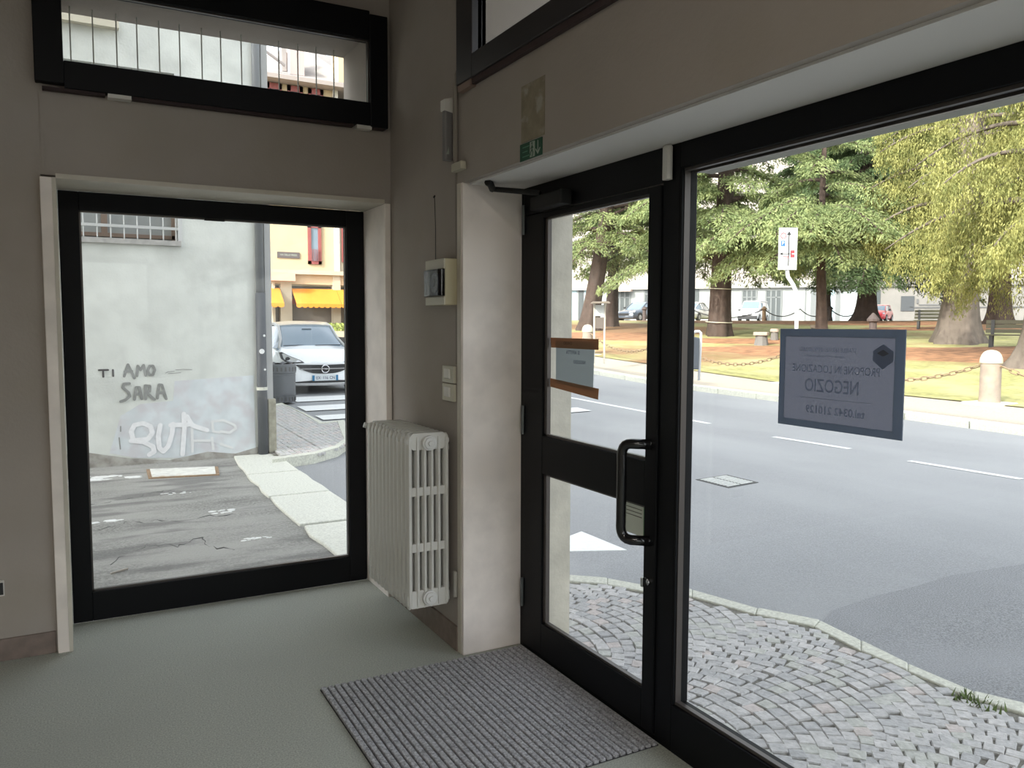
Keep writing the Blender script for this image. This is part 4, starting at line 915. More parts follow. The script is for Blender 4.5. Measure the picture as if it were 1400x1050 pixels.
# ================= yellow building beyond the car
YY = 52.0; gz = .12
YBd = empty('corner_building', (13, YY, 0), label='cream building with orange awnings and red window frames behind the white car', cat='building')
yb = lambda o: rel(o, YBd)
cream = mat('cream_render', (.50, .40, .255), .9, var=.04, scale=1); crm2 = mat('pale_pier', (.44, .38, .29), .9, var=.06, scale=2)
redf = mat('oxblood_frame', (.26, .075, .07), .5); dk = mat('dark_interior', (.09, .065, .055), .7); dkglass = mat('shop_glass', (.16, .14, .13), .15, spec=.8)
yb(MB().box(2, 15.05, YY, YY+14, 4.85, 16.4).build('wall', cream, YBd)); yb(MB().box(15.05, 15.35, YY-.25, YY+14, 4.85, 16.4).build('pier', mat('pale_strip_b', (.50, .48, .42), .9), YBd))
yb(MB().box(15.35, 24, YY-.1, YY+14, 4.85, 14.6).build('wall', crm2, YBd)); yb(MB().box(14.9, 19, YY-.5, YY+.0, 14.3, 15.6).build('balcony', mat('grey_balcony', (.33, .31, .29), .8), YBd))
yb(MB().box(2, 24, YY-.35, YY+14, 4.62, 4.88).build('floor_slab', crm2, YBd)); yb(MB().box(2, 24, YY+3, YY+3.3, gz-.2, 4.7).build('recess_wall', dk, YBd))
yb(MB().box(2, 24, YY-.05, YY+.2, 4.0, 4.62).build('lintel', mat('warm_lintel', (.50, .38, .25), .9), YBd)); yb(MB().box(2, 24, YY+.2, YY+3, 3.9, 4.62).build('arcade_ceiling', crm2, YBd))
yb(MB().box(10.75, 12.3, YY-.9, YY+.1, 4.15, 4.66).build('bay_base', mat('pink_band', (.55, .34, .26), .8), YBd))
for x0, x1 in ((11.55, 12.25), (11.05, 11.2), (14.9, 15.4), (17.5, 18)): yb(MB().box(x0, x1, YY-.15, YY+.35, gz-.2, 4.62).build('pier', crm2, YBd))
for x0, x1 in ((12.25, 14.9), (15.4, 17.5), (10.4, 11.55)):
    yb(MB().box(x0, x1, YY+.4, YY+.46, gz+.6, 3.95).build('shop_window', dkglass, YBd)); yb(MB().box(x0, x1, YY+.34, YY+.42, 2.75, 3.1).build('sign_band', redf, YBd))
    yb(MB().box(x0, x1, YY+.3, YY+.38, 3.55, 3.78).build('shutter_box', mat('bronze_box', (.20, .15, .12), .5) if x0 == 12.25 else bpy.data.materials['bronze_box'], YBd))
    yb(MB().box(x0, x1, YY+.2, YY+.4, gz-.1, gz+.6).build('low_wall', crm2, YBd))
awn = mat('orange_awning', (.60, .225, .025), .8, var=.06, scale=2)
for x0, x1, lb in ((9.2, 11.50, 'small orange awning left of the pale pier on the cream building'), (12.25, 15.1, 'wide orange scalloped awning over the shop behind the white car'), (15.12, 18.5, 'orange awning at the right edge of the large left window')):
    b = MB(); ya_, yb_ = YY-.1, YY-1.3; zt2, zb2 = 3.72, 2.75; n = int((x1-x0)/.34); w_ = (x1-x0)/n
    b.add([(x0, ya_, zt2), (x1, ya_, zt2), (x1, yb_, zb2), (x0, yb_, zb2), (x0, ya_, zt2-.03), (x1, ya_, zt2-.03), (x1, yb_, zb2-.03), (x0, yb_, zb2-.03)], [(0, 1, 2, 3), (7, 6, 5, 4), (0, 3, 7, 4), (1, 5, 6, 2)])
    aw = empty('awning', (x0, YY, 0), label=lb, cat='awning', group='orange awnings'); rel(b.build('canopy', awn, aw), aw)
    b = MB()
    for k in range(n):
        xx = x0+k*w_; b.prism([(xx, yb_, zb2), (xx, yb_, zb2-.17), (xx+w_*.2, yb_, zb2-.235), (xx+w_*.5, yb_, zb2-.26), (xx+w_*.8, yb_, zb2-.235), (xx+w_, yb_, zb2-.17), (xx+w_, yb_, zb2)], (0, .02, 0))
    rel(b.build('valance', awn, aw), aw)
def red_window(x0, x1, z0, z1):
    b = MB(); b.box(x0, x0+.2, YY-.12, YY+.05, z0, z1); b.box(x1-.2, x1, YY-.12, YY+.05, z0, z1); b.box(x0, x1, YY-.12, YY+.05, z1-.35, z1); b.box(x0, x1, YY-.12, YY+.05, z0, z0+.2)
    f_ = yb(b.build('window_frame', redf, YBd)); g_ = MB().box(x0+.2, x1-.2, YY-.04, YY, z0+.2, z1-.35).build('pane', M['carglass'], f_); g_.matrix_parent_inverse = Matrix.Translation(-YBd.location)
    g_.matrix_parent_inverse = Matrix.Identity(4)
    for k in range(5):
        q = MB().box(x0+.22+k*(x1-x0-.44)/4-.015, x0+.22+k*(x1-x0-.44)/4+.015, YY-.2, YY-.17, z0+.2, z0+.95).build('railing_bar', redf, f_)
for x0 in (13.33, 9.3): red_window(x0, x0+.86, 5.3, 7.95)
for x0 in (10.9, 12.2, 13.5): red_window(x0, x0+.95, 14.9, 16.3)
yb(MB().box(15.5, 16.6, YY-.25, YY, 5.5, 8.6).build('window_frame', redf, YBd)); yb(MB().box(15.8, 16.6, YY-.3, YY-.2, 5.6, 7.6).build('window_louvre', mat('white_louvre', (.55, .52, .48), .7), YBd))
pq2 = yb(MB().box(11.40, 12.80, YY-.06, YY, 5.62, 6.0).build('street_plaque', mat('plaque_dark', (.10, .085, .085), .6), YBd))
tx = text_mb('VIA DELLE PRESE', .17, Vector((12.10, YY-.062, 5.81)), Vector((1, 0, 0)), Vector((0, 0, 1)), Vector((0, -1, 0)), .004, sx=.85); tx.build('plaque_text', M['sign_white'], pq2)
roofm = mat('grey_roof', (.27, .25, .24), .85, var=.08, scale=2)
b = MB(); b.prism([(1.5, YY-1.1, 16.35), (19, YY-1.1, 16.35), (19, YY-1.1, 16.6), (1.5, YY-1.1, 16.6)], (0, 16, 0)); yb(b.build('eaves', mat('eaves', (.30, .26, .24), .8), YBd))
yb(MB().add([(1.5, YY-1, 16.6), (16.9, YY-1, 16.6), (16.9, YY+4, 19.6), (13.9, YY+4, 20.2), (13.0, YY+4, 19.2), (10.5, YY+2.6, 18.3), (1.5, YY+2.6, 18.3), (1.5, YY+8, 16.6), (16.9, YY+8, 16.6)], [(0, 1, 2, 3, 4, 5, 6), (6, 5, 4, 3, 2, 8, 7), (1, 8, 2), (0, 6, 7)]).build('roof', roofm, YBd))
yb(MB().box(11.95, 12.25, YY+.2, YY+.6, 17.2, 20.0).build('chimney', roofm, YBd)); yb(MB().box(12.3, 13.2, YY-.4, YY+1.2, 16.9, 18.4).build('dormer', mat('dormer_wall', (.42, .34, .32), .8), YBd)); yb(MB().box(15.3, 15.75, YY-.6, YY+1, 16.8, 19.5).build('dormer', cream, YBd))
yb(MB().tube([(10.2, YY-.9, 17.7), (10.8, YY-.9, 17.85), (11.9, YY-.9, 17.2)], .09, 6).build('snow_guard', mat('dark_snow_guard', (.22, .20, .2), .8), YBd))
sgn = mat('street_sand', (.50, .44, .34), .9)
struct('far_square', grid_mesh(fr(2, 12, 2), fr(26, 51, 2.5), lambda x, y: G(x, y)+.012), sgn)
pb_ = empty('scooter', (*polar(478, 38), G(*polar(478, 38))), label='small dark parked scooter behind the white car at the window edge', cat='scooter')
for dx in (-.5, .5): MB().cyl((dx, -.05, .25), (dx, .05, .25), .25, 14).build('wheel', M['tyre'], pb_)
MB().prism([(-.7, -.12, .35), (.2, -.12, .30), (.45, -.12, .95), (.3, -.12, 1.0), (.05, -.12, .5), (-.1, -.12, .75), (-.75, -.12, .8)], (0, .24, 0)).build('body', M['carblack'], pb_, bevel=.03)
# hedge boxes before the shop
b = MB()
for k in range(900):
    x, y, z = random.uniform(10.7, 16.5), YY-1.6+random.uniform(-.2, .2), gz+.9+random.uniform(0, .45); s = .06; b.add([(x-s, y, z), (x+s, y+random.uniform(-s, s), z), (x, y, z+2*s)], [(0, 1, 2)])
tag(b.build('planter_hedge', mat('hedge', (.25, .30, .08), .9, var=.3, scale=4)), 'low green hedge along the shop fronts behind the white car', 'hedge', kind='stuff')
pl3 = MB().box(10.6, 16.6, YY-1.85, YY-1.35, gz-.05, gz+.92); tag(pl3.build('planter_wall', crm2), 'low cream wall planter in front of the awning shops', 'planter')
# ================= far white building behind the park
DF, AF = 95.0, R(50)
fu = Vector((math.cos(AF), -math.sin(AF), 0)); fd = Vector((math.sin(AF), math.cos(AF), 0)); fo = fd*DF
FB = empty('far_building', fo, label='long white building beyond the park with dark shop windows', cat='building')
MF = Matrix(((fu.x, fd.x, 0, fo.x), (fu.y, fd.y, 0, fo.y), (0, 0, 1, 0), (0, 0, 0, 1)))     # local: x along the facade, y into it
def U(px): return DF*math.tan(R(head(px)-50))
def FZ(py, px): a_ = R(head(px)-math.degrees(YAW)); dep = DF/math.cos(R(head(px)-50))*math.cos(a_); return CAM_H+(443.5-py)/F_PX*dep
def fb(name, m, x0, x1, y0, y1, z0, z1, parent=None):
    b = MB(); b.box(x0, x1, y0, y1, z0, z1); b.v = [tuple(MF @ Vector(p)) for p in b.v]; o = b.build(name, m, parent or FB)
    if parent is None: rel(o, FB)
    return o
wht = mat('far_white_render', (.29, .30, .29), .9, var=.04, scale=.5); pink = mat('far_pink_render', (.36, .325, .295), .9, var=.04, scale=.5); gst = layered(mat('far_grey_stone', (.19, .18, .165), .9, var=.08, scale=.8), (.15, .145, .135), .5, .5, .7, .6)
z1_ = FZ(388, 1000)
ud = U(1188)
fb('wall', wht, U(730), ud, .0, 12, 1.5, z1_); fb('wall', pink, U(700), U(1500)+8, .6, 12, z1_, 24)
fb('cornice', mat('pale_cornice', (.32, .31, .28), .9), U(700), ud, -.5, .7, z1_-.5, z1_+.1)
fb('stone_wall', gst, ud, U(1500)+10, -.8, 1, 1.3, FZ(386, 1300)); fb('string_course', gst, ud, U(1500)+10, -1.1, -.8, FZ(390, 1300), FZ(384, 1300))
dkl = mat('dark_line', (.10, .10, .10), .8); fb('dark_pipe', dkl, U(1240), U(1500), -.9, -.8, FZ(419.5, 1300), FZ(418, 1300)); fb('dark_pipe', dkl, U(1335), U(1500), -.9, -.8, FZ(391.5, 1340), FZ(389.5, 1340))
fb('plaque', dkl, U(1249), U(1252), -.9, -.8, FZ(414, 1250), FZ(408, 1250)); fb('lettering_band', dkl, U(1252), U(1282), -.86, -.8, FZ(416.5, 1260), FZ(415, 1260))
fb('stone_opening', mat('dark_opening', (.05, .055, .06), .4), U(1228), U(1246), -.9, -.7, FZ(424, 1235), FZ(404, 1235))
fgl = mat('far_shop_glass', (.055, .065, .067), .35); fcy = mat('far_cyan_panel', (.28, .38, .41), .4); fwd = mat('far_mullion', (.14, .15, .15), .6)
for x0, x1, y0, y1, kk in ((790, 797, 397, 440, 0), (840, 860, 398, 440, 0), (880, 894, 393, 425, 0), (944, 954, 393, 436, 0), (972, 981, 396, 436, 1), (1013, 1032, 397, 428, 1), (1045, 1066, 397, 438, 1), (1098, 1100, 390, 440, 2), (1106, 1114, 392, 440, 2), (1140, 1146, 392, 440, 2), (1191, 1200, 396, 436, 0)):
    m_ = [dk, fgl, fwd][kk]; f_ = fb('shop_window', fgl if kk < 2 else fwd, U(x0), U(x1), -.9 if x0 > 1188 else -.06, -.02 if x0 < 1188 else -.78, FZ(y1, x0), FZ(y0, x0))
    if kk < 2 and x1-x0 > 12:
        n = 3 if x1-x0 > 15 else 2
        for k in range(n+1): xx = U(x0)+(U(x1)-U(x0))*k/n; fb('mullion', fwd, xx-.08, xx+.08, -.12, -.05, FZ(y1, x0), FZ(y0, x0), f_)
        fb('mullion', fwd, U(x0), U(x1), -.12, -.05, FZ(y0+9, x0)-.06, FZ(y0+9, x0)+.06, f_)
for x0, x1, m_ in ((778, 788, fcy), (798, 806, fcy), (1115, 1139, fcy), (1147, 1170, mat('far_pale_panel', (.36, .41, .42), .5))): fb('pale_panel', m_, U(x0), U(x1), -.06, -.02, FZ(440, x0), FZ(396, x0))
fb('door_canopy', mat('far_canopy', (.52, .42, .36), .8), U(842), U(864), -1.2, 0, FZ(399, 850), FZ(396, 850))
for i in range(22):
    x = U(720)+i*4.7
    for z in (8.6, 12.6, 16.6):
        f_ = fb('upper_window', mat('far_shutter', (.30, .27, .24), .7) if (i == 0 and z < 9) else bpy.data.materials['far_shutter'], x, x+1.5, .5, .64, z, z+2.1)
b = empty('flag', label='faded flag hanging from the far building seen through the door', cat='flag'); 
q = MF @ Vector((U(846), -.9, 0)); b.location = q
MB().box(-.35, .35, -.03, .03, FZ(368, 846), FZ(346, 846)).build('cloth', mat('flag_cloth', (.50, .36, .20), .9), b); MB().tube([(0, .8, FZ(350, 846)-.5), (0, -.1, FZ(346, 846)+.2)], .05, 6).build('staff', fwd, b)
# ---- parked vehicles in front of it
def park(o, px, r, yaw, dz=.06): x, y = polar(px, r); o.location = (x, y, G(x, y)+dz); o.rotation_euler = (0, 0, R(yaw))
van, _ = make_car('delivery_van', 'small white delivery van with dark bumper parked before the far building', GL, paint('van_white', (.60, .61, .62)), 4.4, 1.8, 1.82, 'van'); park(van, 1020, 72, -58)
c2, _ = make_car('sedan_car', 'dark blue grey car seen through the door glass', GL, paint('dark_car_paint', (.06, .075, .10)), 4.4, 1.8, 1.46, 'sedan'); park(c2, 852, 60, -72)
c3, _ = make_car('sedan_car', 'white car half hidden by the black door post', GL, paint('white_car_paint_b', (.60, .61, .60)), 4.4, 1.8, 1.45, 'sedan'); park(c3, 963, 66, 118)
c4, _ = make_car('hatchback_car', 'small red car behind the middle tree trunk', GL, paint('red_car_paint', (.55, .03, .04)), 3.6, 1.65, 1.45, 'hatch'); park(c4, 1193, 74, -65)
# ---- dark posts and chains along the far side of the park
ps = []
for px, lb in ((880, 'dark post of the far chain fence seen through the door'), (944, 'dark far fence post beside the black door post'), (1043, 'orange brown far fence post before the white van'), (1133, 'dark post of the far chain fence behind the shop sign top'), (1192, 'grey capped post right of the middle tree')):
    r_ = 58 if px != 1192 else 29; hs = .68 if px != 1192 else .85; x, y = polar(px, r_); z = GS(x, y)
    o = empty('fence_post', (x, y, z), label=lb, cat='post', group='posts at the far side of the park')
    m_ = M['rust'] if px == 1043 else mat('dark_post', (.08, .06, .055), .8) if px == 880 else bpy.data.materials['dark_post']
    MB().lathe((0, 0, 0), [(.16, -.1), (.15, .05), (.13, .08), (.12, 1.15*hs), (.20, 1.18*hs), (.20, 1.26*hs), (.03, 1.5*hs)], 10).build('shaft', m_, o, angle=30); ps.append((px, Vector((x, y, z+1.1*hs))))
fps = [Vector((*polar(px, 58), GS(*polar(px, 58))+.82)) for px in (944, 1043, 1092, 1133, 1176)]
fl = ['thin dark chain left of the white van', 'thin dark chain between the van and the sign pole', 'thin dark chain behind the sign pole', 'thin dark chain before the pale blue panels']
for i in range(4):
    a_, b_ = fps[i], fps[i+1]; P = [a_.lerp(b_, k/12)-Vector((0, 0, (.5 if i else .6)*4*k/12*(1-k/12))) for k in range(13)]
    tag(MB().tube(P, .035, 5).build('far_chain', M['iron_dark']), fl[i], 'chain', 'far chains of the park fence')
# ---- stone blocks, benches, hydrant-like stubs
for px, r_, s, lb in ((1040, 31, .42, 'dark low stone block left of the shop sign'), (1058, 33, .26, 'small grey stone stub above the left corner of the shop sign'), (1112, 36, .26, 'grey stone stub just above the shop sign'), (1140, 33, .26, 'brownish stone stub behind the top edge of the shop sign')):
    x, y = polar(px, r_); z = GS(x, y)
    o = empty('stone_stool', (x, y, z), rz=random.random(), label=lb, cat='stone seat', group='stone seats in the park')
    MB().lathe((0, 0, -.05), [(s*.6, 0), (s*.65, .05), (s*.55, .25), (s*.5, .45)], 9).build('foot', mat('dark_stone', (.15, .14, .13), .9) if px == 1040 else bpy.data.materials['dark_stone'], o)
    MB().cham(-s*.6, s*.6, -s*.6, s*.6, .38, .50, .03).build('seat', stone, o)
def bench(px, r_, rot, lb):
    x, y = polar(px, r_); o = empty('park_bench', (x, y, GS(x, y)), R(rot), label=lb, cat='bench')
    wd = mat('bench_wood', (.13, .12, .08), .8) if 'bench_wood' not in bpy.data.materials else bpy.data.materials['bench_wood']
    for k in range(3): MB().box(-.9, .9, -.25+k*.17, -.12+k*.17, .43, .47).build('seat_slat', wd, o)
    for k in range(3): MB().box(-.9, .9, .27+k*.03, .31+k*.03, .52+k*.15, .64+k*.15).build('back_slat', wd, o)
    for sx in (-.7, .7):
        MB().box(sx-.05, sx+.05, -.22, -.16, 0, .43).build('leg', M['iron_dark'], o); MB().box(sx-.05, sx+.05, .24, .30, 0, .95).build('leg', M['iron_dark'], o)
bench(1277, 42, -60, 'dark wooden park bench left of the largest trunk'); bench(1388, 31, -65, 'dark wooden park bench at the right edge of the photo')
# ================= the shop sign and door notices (outside on the glass)
ss = empty('letting_sign', (GX+.012, 1.528, 1.348), label='dark backlit letting notice hung on the shop window, seen from behind', cat='sign')
hy_, hz_ = .206, .1415
bk = translucent('sign_back', (.27, .31, .385), .6); ins = translucent('sign_inner', (.175, .18, .225), .55); inkb = translucent('sign_ink', (.46, .50, .58), .85)
b = MB(); b.box(0, .004, -hy_, -hy_+.028, -hz_, hz_); b.box(0, .004, hy_-.020, hy_, -hz_, hz_); b.box(0, .004, -hy_+.028, hy_-.020, -hz_, -hz_+.020); b.box(0, .004, -hy_+.028, hy_-.020, hz_-.022, hz_)
b.build('border', bk, ss)
MB().add([(.002, -hy_+.028, -hz_+.020), (.002, hy_-.020, -hz_+.020), (.002, hy_-.020, hz_-.022), (.002, -hy_+.028, hz_-.022)], [(0, 1, 2, 3)]).build('inner_sheet', ins, ss)
def st(t_, size, y, z, sxx=1.0, bold=0.0, al='CENTER', nm='lettering'):
    text_mb(t_, size, Vector((.001, y, z)), Vector((0, 1, 0)), Vector((0, 0, 1)), Vector((-1, 0, 0)), .0006, al, sxx, bold).build(nm, inkb, ss)
# text reads along +y, which is leftwards from inside: mirrored
st('STABILE SERVIZI IMMOBILIARI', .0185, .035, .083, .80); st('Agenzia immobiliare - Studio tecnico', .010, .045, .066, .9)
st('PROPONE IN LOCAZIONE', .031, .010, .028, .80, .0002); st('NEGOZIO', .052, .018, -.020, .78, .0006); st('tel.0342 210129', .031, .005, -.088, .98, .0006)
MB().box(.0004, .001, -.11, .125, -.0555, -.0545).build('rule_line', inkb, ss)
b = MB(); O = Vector((.0012, -.143, .073)); b.prism([O+Vector((0, y, z)) for y, z in ((-.03, .012), (0, .030), (.03, .012), (.03, -.014), (0, -.036), (-.03, -.014))], (-.0006, 0, 0)); b.build('shield_logo', inkb, ss)
b = MB(); b.prism([O+Vector((-.0008, y, z)) for y, z in ((-.018, .006), (0, .016), (.018, .006), (0, -.002))], (-.0006, 0, 0)); b.build('logo_roof', ins, ss)
# paper note with brown tape on the door glass
pnx = lx0+.024
pn = empty('door_note', (pnx, 2.80, 1.345), label='handwritten paper note fixed with brown parcel tape on the upper door glass', cat='note')
MB().prism([(0, y, z) for y, z in ((.155, -.095), (.155, .085), (-.135, .085), (-.128, -.11))], (.0012, 0, 0)).build('paper', translucent('note_paper', (.55, .60, .62), .45), pn)
tpm = glass('brown_tape', (.45, .26, .12), .6)
tape = translucent('parcel_tape', (.42, .25, .15), .5)
MB().prism([(-.0008, y, z) for y, z in ((.195, .055), (.20, .098), (-.165, .098), (-.165, .055))], (.0006, 0, 0)).build('tape', tape, pn)
MB().prism([(-.0008, y, z) for y, z in ((.20, -.115), (.20, -.078), (-.17, -.098), (-.165, -.142))], (.0006, 0, 0)).build('tape', tape, pn)
inkp = mat('pen_ink', (.06, .07, .15), .7)
for t_, s, y, z in (('SI AFFITTA', .022, .02, .038), ('NEGOZIO', .020, -.03, .0)):
    text_mb(t_, s, Vector((-.0012, y, z)), Vector((0, 1, 0)), Vector((0, 0, 1)), Vector((-1, 0, 0)), .0005).build('handwriting', inkp, pn)
text_mb('CHIUSO', .018, Vector((-.0012, .06, .076)), Vector((0, 1, 0)), Vector((0, 0, 1)), Vector((-1, 0, 0)), .0005).build('handwriting', mat('pen_ink_brown', (.10, .05, .03), .7), pn)
dl = empty('door_label', (pnx, 2.40, .775), label='small pale leaflet stuck on the lower door glass beside the black handle', cat='label')
MB().box(0, .0015, -.095, .10, -.055, .068).build('paper', translucent('leaflet', (.60, .61, .54), .4), dl)
MB().box(-.001, 0, -.07, -.066, -.055, .068).build('green_edge', mat('leaflet_green', (.10, .22, .10), .7), dl)
for k in range(3): MB().box(-.001, 0, -.055, .05, .042-k*.014, .045-k*.014).build('print_line', mat('leaflet_print', (.16, .15, .13), .8) if k == 0 else bpy.data.materials['leaflet_print'], dl)
# unseen tubes added on the ceiling behind the camera to brighten the room
lampm = bpy.data.materials.new('fill_tube_light'); lampm.use_nodes = True; pb3 = lampm.node_tree.nodes['Principled BSDF']; pb3.inputs['Emission Color'].default_value = (1, .93, .82, 1); pb3.inputs['Emission Strength'].default_value = FILL_LAMP
for i, (x, y) in enumerate(((-1.6, -1.4), (-.2, -1.4))):
    o = empty('fill_light', (x, y, ZC), label='added fill light %s behind the camera' % ('on the left' if i == 0 else 'on the right'), cat='lamp', group='added fill lights')
    MB().box(-.08, .08, -.65, .65, -.06, 0).build('housing', M['white_plastic'], o); MB().box(-.06, .06, -.6, .6, -.085, -.06).build('tube', lampm, o)
# ================= trees
def leafmat(name, c1, c2, tr=.35):
    m = bpy.data.materials.new(name); m.use_nodes = True; t = m.node_tree; b = t.nodes['Principled BSDF']; out = t.nodes['Material Output']
    g = t.nodes.new('ShaderNodeNewGeometry'); no = t.nodes.new('ShaderNodeTexNoise'); no.inputs['Scale'].default_value = 2.2; no.inputs['Detail'].default_value = 6; no.inputs['Roughness'].default_value = .75
    cr = t.nodes.new('ShaderNodeValToRGB'); cr.color_ramp.elements[0].position = .35; cr.color_ramp.elements[1].position = .66
    cr.color_ramp.elements[0].color = (*c1, 1); cr.color_ramp.elements[1].color = (*c2, 1)
    t.links.new(g.outputs['Position'], no.inputs['Vector']); t.links.new(no.outputs['Fac'], cr.inputs[0]); t.links.new(cr.outputs[0], b.inputs['Base Color'])
    b.inputs['Roughness'].default_value = .7; b.inputs['Specular IOR Level'].default_value = .2
    tl = t.nodes.new('ShaderNodeBsdfTranslucent'); t.links.new(cr.outputs[0], tl.inputs[0]); mx = t.nodes.new('ShaderNodeMixShader'); mx.inputs[0].default_value = tr
    t.links.new(b.outputs[0], mx.inputs[1]); t.links.new(tl.outputs[0], mx.inputs[2]); t.links.new(mx.outputs[0], out.inputs[0]); return m
LM = {'cedar': leafmat('cedar_needles', (.075, .125, .05), (.42, .47, .21)), 'dark': leafmat('dark_needles', (.04, .075, .035), (.17, .23, .10)), 'gold': leafmat('yellow_needles', (.09, .115, .035), (.50, .48, .18))}
bark = layered(mat('brown_bark', (.060, .040, .032), .95, var=.25, scale=5, bump=1, bscale=14), (.105, .08, .068), 3, .5, .7, .6, stretch=(2, 2, .4))
bark2 = layered(mat('grey_bark', (.135, .11, .092), .95, var=.2, scale=3, bump=1, bscale=10), (.08, .062, .053), 2.5, .5, .7, .8, stretch=(3, 3, .35))
def needles(P, T, S, sz, drop, rg, per):
    """P: anchor points, T: twig directions, S: size factors -> blades hanging from / lying along the twigs"""
    n = len(P); P = np.repeat(P, per, 0); T = np.repeat(T, per, 0); S = np.repeat(S, per)
    N = len(P); P = P+rg.normal(0, .08, (N, 3))
    D = T+rg.normal(0, .42, (N, 3)); D[:, 2] -= drop*rg.uniform(.3, 1.3, N); D /= np.linalg.norm(D, axis=1)[:, None]
    W = np.cross(D, rg.normal(0, 1, (N, 3))); W[:, 2] *= .5; W /= np.linalg.norm(W, axis=1)[:, None]+1e-6
    L = (sz*rg.uniform(.6, 1.35, N)*S)[:, None]; w_ = (sz*.15*rg.uniform(.7, 1.3, N)*S)[:, None]
    a = P+D*L*.35-W*w_; b = P+D*L*.35+W*w_; c = P+D*L; o = P
    V = np.stack([o, a, c, b], 1).reshape(-1, 3); F = np.arange(4*N).reshape(N, 4); return V, F
def np_mesh(name, V, F, m, parent):
    me = bpy.data.meshes.new(name); nv, nf = len(V), len(F)
    me.vertices.add(nv); me.vertices.foreach_set('co', V.astype(np.float32).ravel()); me.loops.add(nf*4); me.loops.foreach_set('vertex_index', F.astype(np.int32).ravel())
    me.polygons.add(nf); me.polygons.foreach_set('loop_start', np.arange(0, nf*4, 4, dtype=np.int32)); me.update(calc_edges=True); me.materials.append(m)
    o = bpy.data.objects.new(name, me); C.objects.link(o); o.parent = parent; return o
def tree(px, r, tr, label, leaf, bk, h=17, z_low=3.0, z_mid=8.5, Lmax=5.5, nb=46, drop=.5, seed=1, lean=(0, 0), flare=1.5, per=10, sz=0.187, arch=.25, extra=(), hang=0.0, twist=0.0, cover=1.0, colour2=None, bare=None, away=None):
    rg = np.random.default_rng(seed); x, y = polar(px, r); z0 = GS(x, y)
    root = empty('cedar_tree', (x, y, z0), label=label, cat='tree', group='cedar and spruce trees of the park')
    def axis(z): return Vector((lean[0]*z+.10*math.sin(z*.5+seed), lean[1]*z+.1*math.cos(z*.4+seed), z))
    # trunk with root flare and fluting
    b = MB(); seg = 20; zs = [-.15, .1, .3, .6, 1.0, 1.6, 2.4, 3.5, 5, 7, 9, 11, 13, h]; vs_ = []
    for z in zs:
        k = 1+(flare-1)*math.exp(-max(z, 0)/.55); rad_ = tr*k*max(.06, (1-.80*max(z-1, 0)/h)); c0_ = axis(max(z, 0)) if z > 0 else Vector((0, 0, z))
        for i in range(seg):
            an = 2*math.pi*i/seg; q = rad_*(1+.09*math.sin(5*an+seed)*(1+1.5*math.exp(-max(z, 0)/.5))+.03*math.sin(11*an+z)); vs_.append((c0_.x+q*math.cos(an), c0_.y+q*math.sin(an), z))
    fs_ = [(i*seg+k, i*seg+(k+1) % seg, (i+1)*seg+(k+1) % seg, (i+1)*seg+k) for i in range(len(zs)-1) for k in range(seg)]
    b.add(vs_, fs_).build('trunk', bk, root, smooth=True)
    brs = []
    toc = math.atan2(-x, -y)                         # direction to the street (heading)
    for i in range(nb):
        t_ = i/nb; z = z_low+(h-z_low-1)*t_**1.25
        a_ = i*2.39996+seed+rg.uniform(-.3, .3); L = Lmax*(1-.72*max(0, (z-z_low))/(h-z_low))*rg.uniform(.6, 1.1)
        brs.append((z, a_, L, drop))
    if away: brs = [q for q in brs if q[0] > 11 or abs((q[1]-toc+math.pi) % (2*math.pi)-math.pi) > R(away)]
    for e in extra: brs.append(e)
    bb = MB(); AP, AT, AS = [], [], []
    for (z, a_, L, dr) in brs:
        d0 = Vector((math.sin(a_), math.cos(a_), 0)); side = Vector((d0.y, -d0.x, 0)); up0 = arch*rg.uniform(.7, 1.3)
        n = max(6, int(L/.30)); pts = []
        curl = rg.uniform(-.12, .12)
        for k in range(n+1):
            s = k/n; pts.append(axis(z)+d0*(L*s)+side*(L*curl*s*s)+Vector((0, 0, L*(up0*s-(up0+dr*.55)*s*s))))
        r0_ = .022*L+.02
        bb.tube(pts, [r0_*(1-.9*k/n)+.008 for k in range(n+1)], 5)
        for k in range(2, n+1):
            s = k/n
            if rg.uniform() > cover: continue
            tl_ = L*.36*math.sin(math.pi*min(1, s*.92+.08))**.7*rg.uniform(.6, 1.15)+.15
            td = (pts[k]-pts[k-1]).normalized()
            for sg in (-1, 1, 0) if k == n else (-1, 1):
                dd = (side*sg*.95+td*.65 if sg else td); dd = Vector((dd.x, dd.y, dd.z-hang*1.3)); dd.normalize(); m_ = max(2, int(tl_/.13))
                tw = []
                for j in range(m_+1):
                    q = j/m_; p = pts[k]+dd*(tl_*q)+Vector((0, 0, -dr*.5*tl_*q*q)); dj = Vector((dd.x, dd.y, dd.z-dr*q*.8))
                    AP.append(p); AT.append(dj); AS.append(1.0-.25*q); tw.append(p)
                if hang > .3:
                    for j in range(1, m_+1, 1):          # hanging curtains
                        hl_ = rg.uniform(.3, 1.0)*hang
                        for q in range(int(hl_/.14)): AP.append(tw[j]+Vector((rg.normal(0, .03), rg.normal(0, .03), -.14*(q+1)))); AT.append(Vector((0, 0, -1))); AS.append(.8)
                elif rg.uniform() < .5: bb.tube([tw[0], tw[m_//2], tw[-1]], [.014, .009, .004], 3, caps=False)
    for q in (bare or []):
        P = [axis(q[0])]; P += [P[0]+Vector(v) for v in q[1]]; bb.tube(P, [.07*(1-.8*k/len(P))+.012 for k in range(len(P))], 5)
    bb.build('branches', bk, root, smooth=True)
    V, F = needles(np.array([tuple(p) for p in AP]), np.array([tuple(p) for p in AT]), np.array(AS), sz, .25+drop*.5, rg, per)
    np_mesh('foliage', V, F, LM[leaf], root)['kind'] = 'stuff'
    return len(F)
